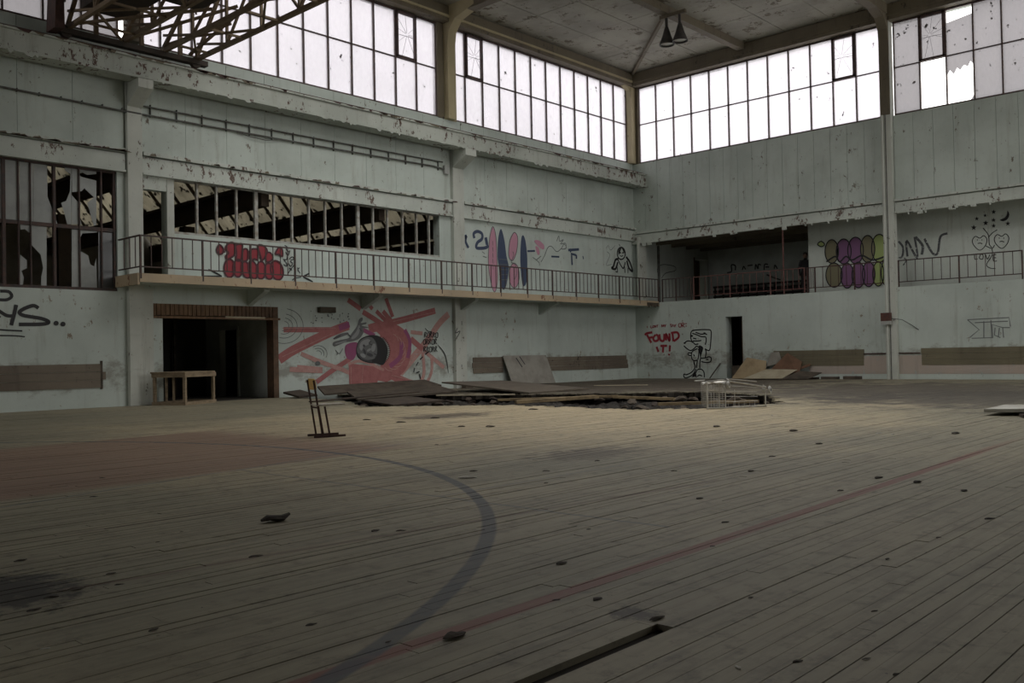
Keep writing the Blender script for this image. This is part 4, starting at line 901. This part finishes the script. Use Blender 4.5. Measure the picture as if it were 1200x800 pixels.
for x, z in ((.40, .44), (1.16, .33)):
    for y in (.05, .45):
        wv = MB().tube([(x-.012, y, z), (x+.022, y-.02, z)], .065, 16).build('caster', 'plastic_grey', ct_); MB().tube([(x-.016, y, z), (x+.026, y-.022, z)], .028, 10).build('hub', 'rubber', wv)
        T((x, y, z), (x, y, z+.09), r=.012).build('caster_fork', 'chrome_wire', ct_)

# loose boards: (label, material, corners by floor/height, thickness)
def sheet(label, mat, quad, th, group=None, name='loose_board', cat='board'):
    P = [Vector(q) for q in quad]; n = (P[1]-P[0]).cross(P[2]-P[0]).normalized()
    if n.z < 0: n = -n
    b = min(P, key=lambda q: q.z); m = MB().slab(P, n*th); o = m.build(name, mat, None, origin=(b.x, b.y, b.z)); return tag(o, label, cat, group)
# against the left wall
sheet('large grey board leaning on the wall below the painted surfboards', 'board_grey', [(-8.15, -.42, .01), (-5.80, -.40, .01), (-5.92, -.06, 1.04), (-8.26, -.06, 1.05)], .025)
q = bpy.data.objects.new('paint_mark', bpy.data.meshes.new('paint_mark')); bpy.data.objects.remove(q)
p = Paint('Y', -.19); p.line([(606.5, 419), (611, 430)], 1.6, 5).line([(611, 417.5), (615, 427)], 1.4, 5)
brd = [o for o in COL.objects if o.name.startswith('loose_board')][0]
pm = p.done('paint_mark', 'spray_black', brd)
for v in pm.data.vertices:
    t_ = (v.co.z-.01)/1.03; v.co.y = -.41+.35*t_-.032
    v.co -= brd.location
# along the mural foot: heap of lifted floor panels
heap = [('long dark board lying along the mural foot', 'board_dark', [(-16.7, -1.25, .05), (-12.4, -1.35, .14), (-12.3, -.45, .30), (-16.3, -.35, .24)], .05),
        ('brown sagging floor panel tilted over the pit in front of the mural', 'board_dark', [(-16.9, -3.0, -.06), (-13.5, -3.2, .02), (-13.3, -1.75, .24), (-16.2, -1.6, .10)], .05),
        ('grey warped sheet lifted at the pit edge near the column', 'board_grey_dirty', [(-13.1, -5.6, .0), (-10.6, -5.7, .02), (-10.3, -2.0, .22), (-12.9, -1.9, .26)], .04),
        ('dark lath sticking out level in front of the mural', 'timber_dark', [(-18.6, -3.45, .003), (-15.2, -3.5, .10), (-15.2, -3.3, .10), (-18.6, -3.25, .003)], .03),
        ('burnt floor panel lying beside the doorway post', 'timber_dark', [(-17.5, -1.2, .02), (-16.9, -1.2, .04), (-16.85, -.3, .16), (-17.4, -.3, .12)], .05),
        ('yellowish timber lying across the pit towards the leaning board', 'timber', [(-15.9, -7.1, -.03), (-14.2, -9.4, .02), (-14.05, -9.3, .02), (-15.75, -7.0, -.03)], .05),
        ('short pale timber end jutting from the pit edge', 'timber', [(-17.3, -9.0, .02), (-15.2, -9.6, .05), (-15.15, -9.4, .05), (-17.2, -8.85, .02)], .07),
        ('pale broken lath on top of the pit debris', 'board_pale', [(-15.6, -4.6, .04), (-14.3, -6.2, .03), (-14.2, -6.1, .03), (-15.5, -4.5, .04)], .03),
        ('splintered brown panel at the pit edge in front of the column', 'timber_dark', [(-18.2, -6.0, -.06), (-16.7, -6.1, -.02), (-16.6, -4.7, .04), (-18.0, -4.6, .02)], .04),
        ('thin straight batten spanning the pit next to the trolley', 'timber', [(-14.9, -11.0, -.10), (-13.4, -12.6, -.08), (-13.3, -12.5, -.08), (-14.8, -10.9, -.10)], .06),
        ('loose brown timber lying slanted in the middle of the pit', 'timber', [(-13.2, -8.5, -.06), (-12.6, -9.9, -.12), (-12.45, -9.85, -.12), (-13.05, -8.45, -.06)], .06),
        ('thin white lath on the dirty floor in front of the corner', 'board_pale', [(-8.0, -3.9, .012), (-7.1, -5.4, .012), (-7.0, -5.33, .012), (-7.9, -3.85, .012)], .02),
        ('white painted plank lying on the floor at the soot patch', 'white_paint_board', [(-16.62, -18.0, .05), (-16.0, -20.3, .10), (-15.5, -20.2, .10), (-15.3, -17.95, .05)], .05),
        ('dark plank under the white painted plank', 'timber_dark', [(-16.9, -18.6, .005), (-16.3, -20.6, .005), (-16.1, -20.5, .005), (-16.7, -18.5, .005)], .045)]
for l, m_, qd, th in heap: sheet(l, m_, qd, th, 'boards of the broken floor')
# boards dumped by the small doorway
pile = [('tan board leaning on the wall next to the narrow doorway', 'board_tan', [(-.55, -4.75, .01), (-.6, -6.15, .01), (-.06, -5.95, .66), (-.06, -5.15, .80)], .02),
        ('dark brown board leaning on the olive wall strip', 'board_brown', [(-.5, -6.0, .04), (-.5, -7.4, .02), (-.06, -7.35, .62), (-.06, -6.8, .95)], .02),
        ('small grey board standing behind the dark brown one', 'board_grey', [(-.10, -5.95, .45), (-.10, -6.6, .6), (-.035, -6.45, 1.0), (-.035, -6.15, .98)], .015),
        ('pale yellow board lying slanted on top of the dumped boards', 'board_pale', [(-1.3, -5.65, .04), (-1.2, -7.1, .04), (-.35, -7.3, .33), (-.45, -6.15, .35)], .02),
        ('brown striped board lying slanted beside the pale yellow one', 'board_dark', [(-1.2, -7.05, .02), (-1.0, -8.0, .02), (-.3, -8.2, .22), (-.35, -7.4, .28)], .02),
        ('reddish lath sticking up behind the dumped boards', 'board_brown', [(-.2, -7.2, .3), (-.2, -7.7, .45), (-.1, -7.7, .55), (-.1, -7.2, .40)], .02)]
for l, m_, qd, th in pile: sheet(l, m_, qd, th, 'boards dumped by the narrow doorway')
st = MB().bar((-.35, -3.68, .02), (-.03, -3.98, .60), .05, .03).build('loose_stick', 'timber_dark', None); tag(st, 'thin dark stick leaning on the wall beside the dog drawing', 'stick')
for i, x in enumerate((-10.3, -9.3, -8.7)):
    o = MB().box(-.17, .17, -.1, .1, 0, .16+.03*(i % 2)).build('concrete_block', 'board_dark', None); o.location = (x, -.36, .0)
    tag(o, ('small dark block at the column foot', 'small dark block midway between column and leaning board', 'small dark block next to the leaning grey board')[i], 'block', 'blocks along the wall foot')
for i, y in enumerate((-7.75, -8.5, -9.3)):
    o = MB().box(-.1, .1, -.3, .3, 0, .07+.02*i).build('loose_board', 'board_dark', None); o.location = (-.3, y, 0); tag(o, ('low dark board piece right beside the dumped boards', 'dark board piece under the middle of the olive strip', 'tallest dark board piece at the post end of the olive strip')[i], 'board', 'flat pieces along the wall foot')

# debris in the pit (uncountable)
bm = bmesh.new()
nx, ny = 70, 110; grid = {}
for i in range(nx+1):
    for j in range(ny+1):
        x = -19.6+i*(9.6/nx); y = -14+j*(13.75/ny)
        z = -.30+random.uniform(-.07, .07)+.09*math.sin(x*2.1)*math.cos(y*1.7)+(.10 if random.random() < .06 else 0)
        grid[i, j] = bm.verts.new((x+random.uniform(-.05, .05), y+random.uniform(-.05, .05), min(z, -.17)))
for i in range(nx):
    for j in range(ny): bm.faces.new((grid[i, j], grid[i+1, j], grid[i+1, j+1], grid[i, j+1]))
me = bpy.data.meshes.new('rubble'); bm.to_mesh(me); bm.free(); me.materials.append(MATS['rubble'])
o = bpy.data.objects.new('rubble', me); COL.objects.link(o); o['kind'] = 'stuff'; tag(o, 'black charred rubble filling the pit in the floor', 'rubble')
# chunks standing out of the rubble
def chunk(name, size, mat, loc, rz, label, cat, group=None, long=1.0):
    m = MB(); n = 6; rings = 5
    for i in range(rings):
        t = i/(rings-1); k = math.sin(math.pi*(.12+.76*t))
        for a in range(n):
            an = 2*math.pi*a/n; rr = k*(.75+random.random()*.5)
            m.v.append(((t-.5)*size*long, math.cos(an)*size*.28*rr, max(0, size*.16+math.sin(an)*size*.16*rr+size*.08*math.sin(t*5))))
    for i in range(rings-1):
        for a in range(n): m.f.append((i*n+a, i*n+(a+1) % n, (i+1)*n+(a+1) % n, (i+1)*n+a))
    m.f.append(tuple(range(n-1, -1, -1))); m.f.append(tuple((rings-1)*n+a for a in range(n)))
    zmin = min(v[2] for v in m.v); m.v = [(a, b, c-zmin) for a, b, c in m.v]
    o = m.build(name, mat, None); o.location = loc; o.rotation_euler = (0, 0, rz); return tag(o, label, cat, group)
placed = []
while len(placed) < 40:
    yy = random.uniform(-13.2, -4.5); xn, xf = interp(HN, yy), interp(HF, yy)
    if xf-xn < 1: continue
    xx = random.uniform(xn+.35, xf-.3); sz = random.uniform(.22, .42)
    if -15.1 < xx < -13.1 and -12.8 < yy < -10.7 or -13.5 < xx < -12.2 and -10.2 < yy < -8.2 or -17.5 < xx < -13.8 and -9.8 < yy < -6.8: continue
    if any(abs(xx-a) < (sz+c)*.62 and abs(yy-b) < (sz+c)*.62 for a, b, c in placed): continue
    placed.append((xx, yy, sz))
    cl = ('large ' if sz > .32 else 'small ') + ('charred' if len(placed) % 4 else 'brownish') + ' chunk in the rubble ' + ('at the trolley end of the pit' if yy < -10.7 else 'at the mural end of the pit' if yy > -6.8 else 'in the middle of the pit')
    chunk('charred_chunk', sz, 'timber_dark' if len(placed) % 4 else 'board_dark', (xx, yy, -.172), random.uniform(0, 6.3), cl, 'chunk', cl.replace('chunk', 'chunks'))
# bark and splinters on the planks
q = onZ(323, 611); bk = chunk('bark_piece', .19, 'bark', (q.x, q.y, 0), -.2, 'black curled piece of bark on the grey planks with one raised tip', 'bark', None, 1.0)
for v in bk.data.vertices:
    v.co.z *= .7
    if v.co.x > .03: v.co.z += (v.co.x-.03)*.5
bk.location.z = -.004
q = onZ(533, 746); chunk('wood_offcut', .11, 'chip_wood', (q.x, q.y, 0), .1, 'flat dark wood offcut beside the crossing of blue arc and red line', 'offcut').scale = (1, 1, .45)
q = onZ(548, 560); chunk('wood_offcut', .16, 'chip_pale', (q.x, q.y, 0), -.6, 'small pale offcut lying inside the blue arc', 'offcut').scale = (1, .7, .3)
spots = [(541, 500, .25), (512, 521, .1), (555, 552, .13), (640, 566, .1), (658, 660, .12), (700, 702, .1), (652, 703, .06), (770, 725, .14), (395, 465, .2), (640, 552, .12), (575, 500, .3), (625, 480, .4), (620, 476, .3), (470, 622, .1), (440, 622, .12), (300, 652, .13), (110, 582, .1),
         (185, 635, .05), (213, 623, .04), (24, 657, .12), (60, 700, .1), (90, 690, .12), (40, 715, .1), (130, 672, .08), (140, 685, .07), (180, 738, .08), (365, 732, .08), (455, 752, .05), (120, 560, .08), (880, 552, .15), (820, 584, .12), (960, 520, .2), (905, 535, .15), (1030, 560, .2), (1075, 565, .2), (985, 575, .12), (1160, 608, .14), (1040, 655, .08), (1100, 630, .08), (935, 775, .07), (1025, 716, .06), (1015, 772, .06), (1050, 790, .05), (880, 700, .05), (850, 612, .1), (790, 552, .12), (760, 512, .2), (930, 505, .3), (1120, 508, .3), (700, 540, .12), (690, 620, .06), (835, 640, .06), (1130, 575, .15), (840, 500, .3), (470, 495, .3), (510, 490, .3), (430, 492, .25)]
for i, (a, b, sz) in enumerate(spots):
    q = onZ(a, b); inside = math.hypot(q.x+32.42, q.y+13.2) < 6.9
    zone = 'in the soot patch inside the blue arc' if (q.x < -29.7 and q.y > -18.5) else 'inside the blue arc' if inside else 'between the red line and the missing plank side' if q.y < -19.5 else 'near the edge of the pit' if q.x > -21 else 'on the planks between the blue arc and the red line'
    kind_ = 'long flat' if sz > .19 else 'medium' if sz >= .1 else 'tiny'
    chunk('wood_splinter', sz*.75, ('bark', 'chip_wood')[i % 2], (q.x, q.y, 0), random.uniform(-.4, .4), kind_ + ' dark wood splinter ' + zone, 'splinter', kind_ + ' splinters ' + zone, 1.0).scale = (.85, random.uniform(.4, .9), .3)
for a, b in ((1030, 508), (1046, 509), (53, 760), (865, 782), (905, 487), (963, 444), (1108, 444), (1168, 444)):
    q = onZ(a, b); chunk('paint_chip', .06 if b > 600 else .14, 'chip_pale', (q.x, q.y, 0), random.uniform(0, 3), 'tiny white paint chip ' + ('at the foot of the wall with the olive strips' if b < 450 else 'on the planks by the soot patch' if b < 520 else 'on the bare grey planks'), 'chip', 'white paint chips ' + ('along the wall foot' if b < 450 else 'by the soot' if b < 520 else 'on the grey planks')).scale = (.6, .5, .2)

# electric box on the post of the right wall
eb = thing('switch_box', 'rusty switch box with grey base fixed to the post between the two olive strips', 'box', (-.26, -10.52, 1.86))
MB().box(-.12, .02, -.15, .17, .12, .40).build('box_body', 'rust_box', eb); MB().box(-.13, .02, -.16, .16, 0, .12).build('box_base', 'grey_box', eb); MB().tube([(-.05, -.15, .2), (0, -.5, .15), (.2, -.75, -.05), (.24, -.95, -.2)], .012).build('cable', 'rubber', eb)

# slatted black rack in the gallery room
rk = thing('slatted_rack', 'low black slatted rack along the back of the dark gallery room', 'rack', (5.4, -.6, 3.1))
for k in range(12): MB().box(-.03, .03, -.1-k*.42, -.04-k*.42, 0, .95).build('upright', 'black_rack', rk)
for z in (.25, .5, .75, .95): MB().box(-.05, -.03, -4.9, 0, z-.09, z).build('slat', 'black_rack', rk)
for z in (.62,): MB().box(-.05, .35, -4.9, 0, z, z+.03).build('seat_board', 'black_rack', rk)

# person standing at the gallery railing
def person(loc, face):
    root = thing('person', 'person in dark clothes standing in the gallery behind the pinkish railing', 'person', loc, face)
    J = [(0, 0, .95), (0, 0, 1.12), (.01, 0, 1.32), (0, 0, 1.44), (.01, 0, 1.50), (.02, 0, 1.58), (.02, 0, 1.68),
         (0, .17, 1.38), (.02, .23, 1.12), (.12, .20, .90), (.15, .19, .82), (0, -.17, 1.38), (.02, -.23, 1.12), (.12, -.20, .90), (.15, -.19, .82),
         (0, .10, .90), (.02, .10, .50), (0, .11, .09), (.12, .12, .04), (0, -.10, .90), (-.01, -.10, .50), (-.02, -.11, .09), (.10, -.12, .04)]
    E_ = [(0, 1), (1, 2), (2, 3), (3, 4), (4, 5), (5, 6), (2, 7), (7, 8), (8, 9), (9, 10), (2, 11), (11, 12), (12, 13), (13, 14), (0, 15), (15, 16), (16, 17), (17, 18), (0, 19), (19, 20), (20, 21), (21, 22)]
    Rr = [.15, .14, .16, .08, .06, .09, .075, .075, .055, .042, .035, .075, .055, .042, .035, .095, .065, .05, .04, .095, .065, .05, .04]
    me = bpy.data.meshes.new('body'); me.from_pydata(J, E_, []); o = bpy.data.objects.new('body', me); COL.objects.link(o); o.parent = root
    sk = o.modifiers.new('skin', 'SKIN'); o.modifiers.new('sub', 'SUBSURF').render_levels = 2
    for i, v in enumerate(me.skin_vertices[0].data): v.radius = (Rr[i]*.8, Rr[i]) if i < 3 else (Rr[i], Rr[i]); v.use_root = (i == 0)
    me.materials.append(MATS['cloth_black'])
    hd = MB().lathe([(0, 1.50), (.05, 1.505), (.072, 1.55), (.082, 1.61), (.078, 1.67), (.05, 1.715), (0, 1.725)], 14, (.03, 0, 0)).build('face', 'skin', root, True)
    MB().slab([(.105, -.012, 1.60), (.13, 0, 1.585), (.105, .012, 1.60), (.103, 0, 1.64)], (-.02, 0, 0)).build('nose', 'skin', hd)
    for s in (-1, 1):
        MB().lathe([(0, -.008), (.01, 0), (0, .008)], 6, (.105, s*.032, 1.63)).build('eye', 'hair', hd); MB().lathe([(0, -.03), (.014, 0), (0, .03)], 6, (.03, s*.084, 1.61)).build('ear', 'skin', hd)
        hb = MB()
        for k, ln in enumerate((.075, .085, .08, .065)): hb.tube([(.15+.012*(k-1.5), s*.19, .82), (.16+.014*(k-1.5), s*.185, .82-ln*.6), (.165+.013*(k-1.5), s*.175, .82-ln)], .008, 5)
        hb.tube([(.17, s*.18, .83), (.195, s*.17, .79)], .009, 5); hb.build('hand', 'skin', root)
    MB().bar((.104, -.02, 1.555), (.104, .02, 1.555), .006, .008).build('mouth', 'hair', hd)
    MB().lathe([(.088, 1.60), (.094, 1.66), (.082, 1.71), (.045, 1.74), (0, 1.745)], 14, (.015, 0, 0)).build('hair', 'hair', root, True)
person((2.0, -6.62, 3.1), R_(200))
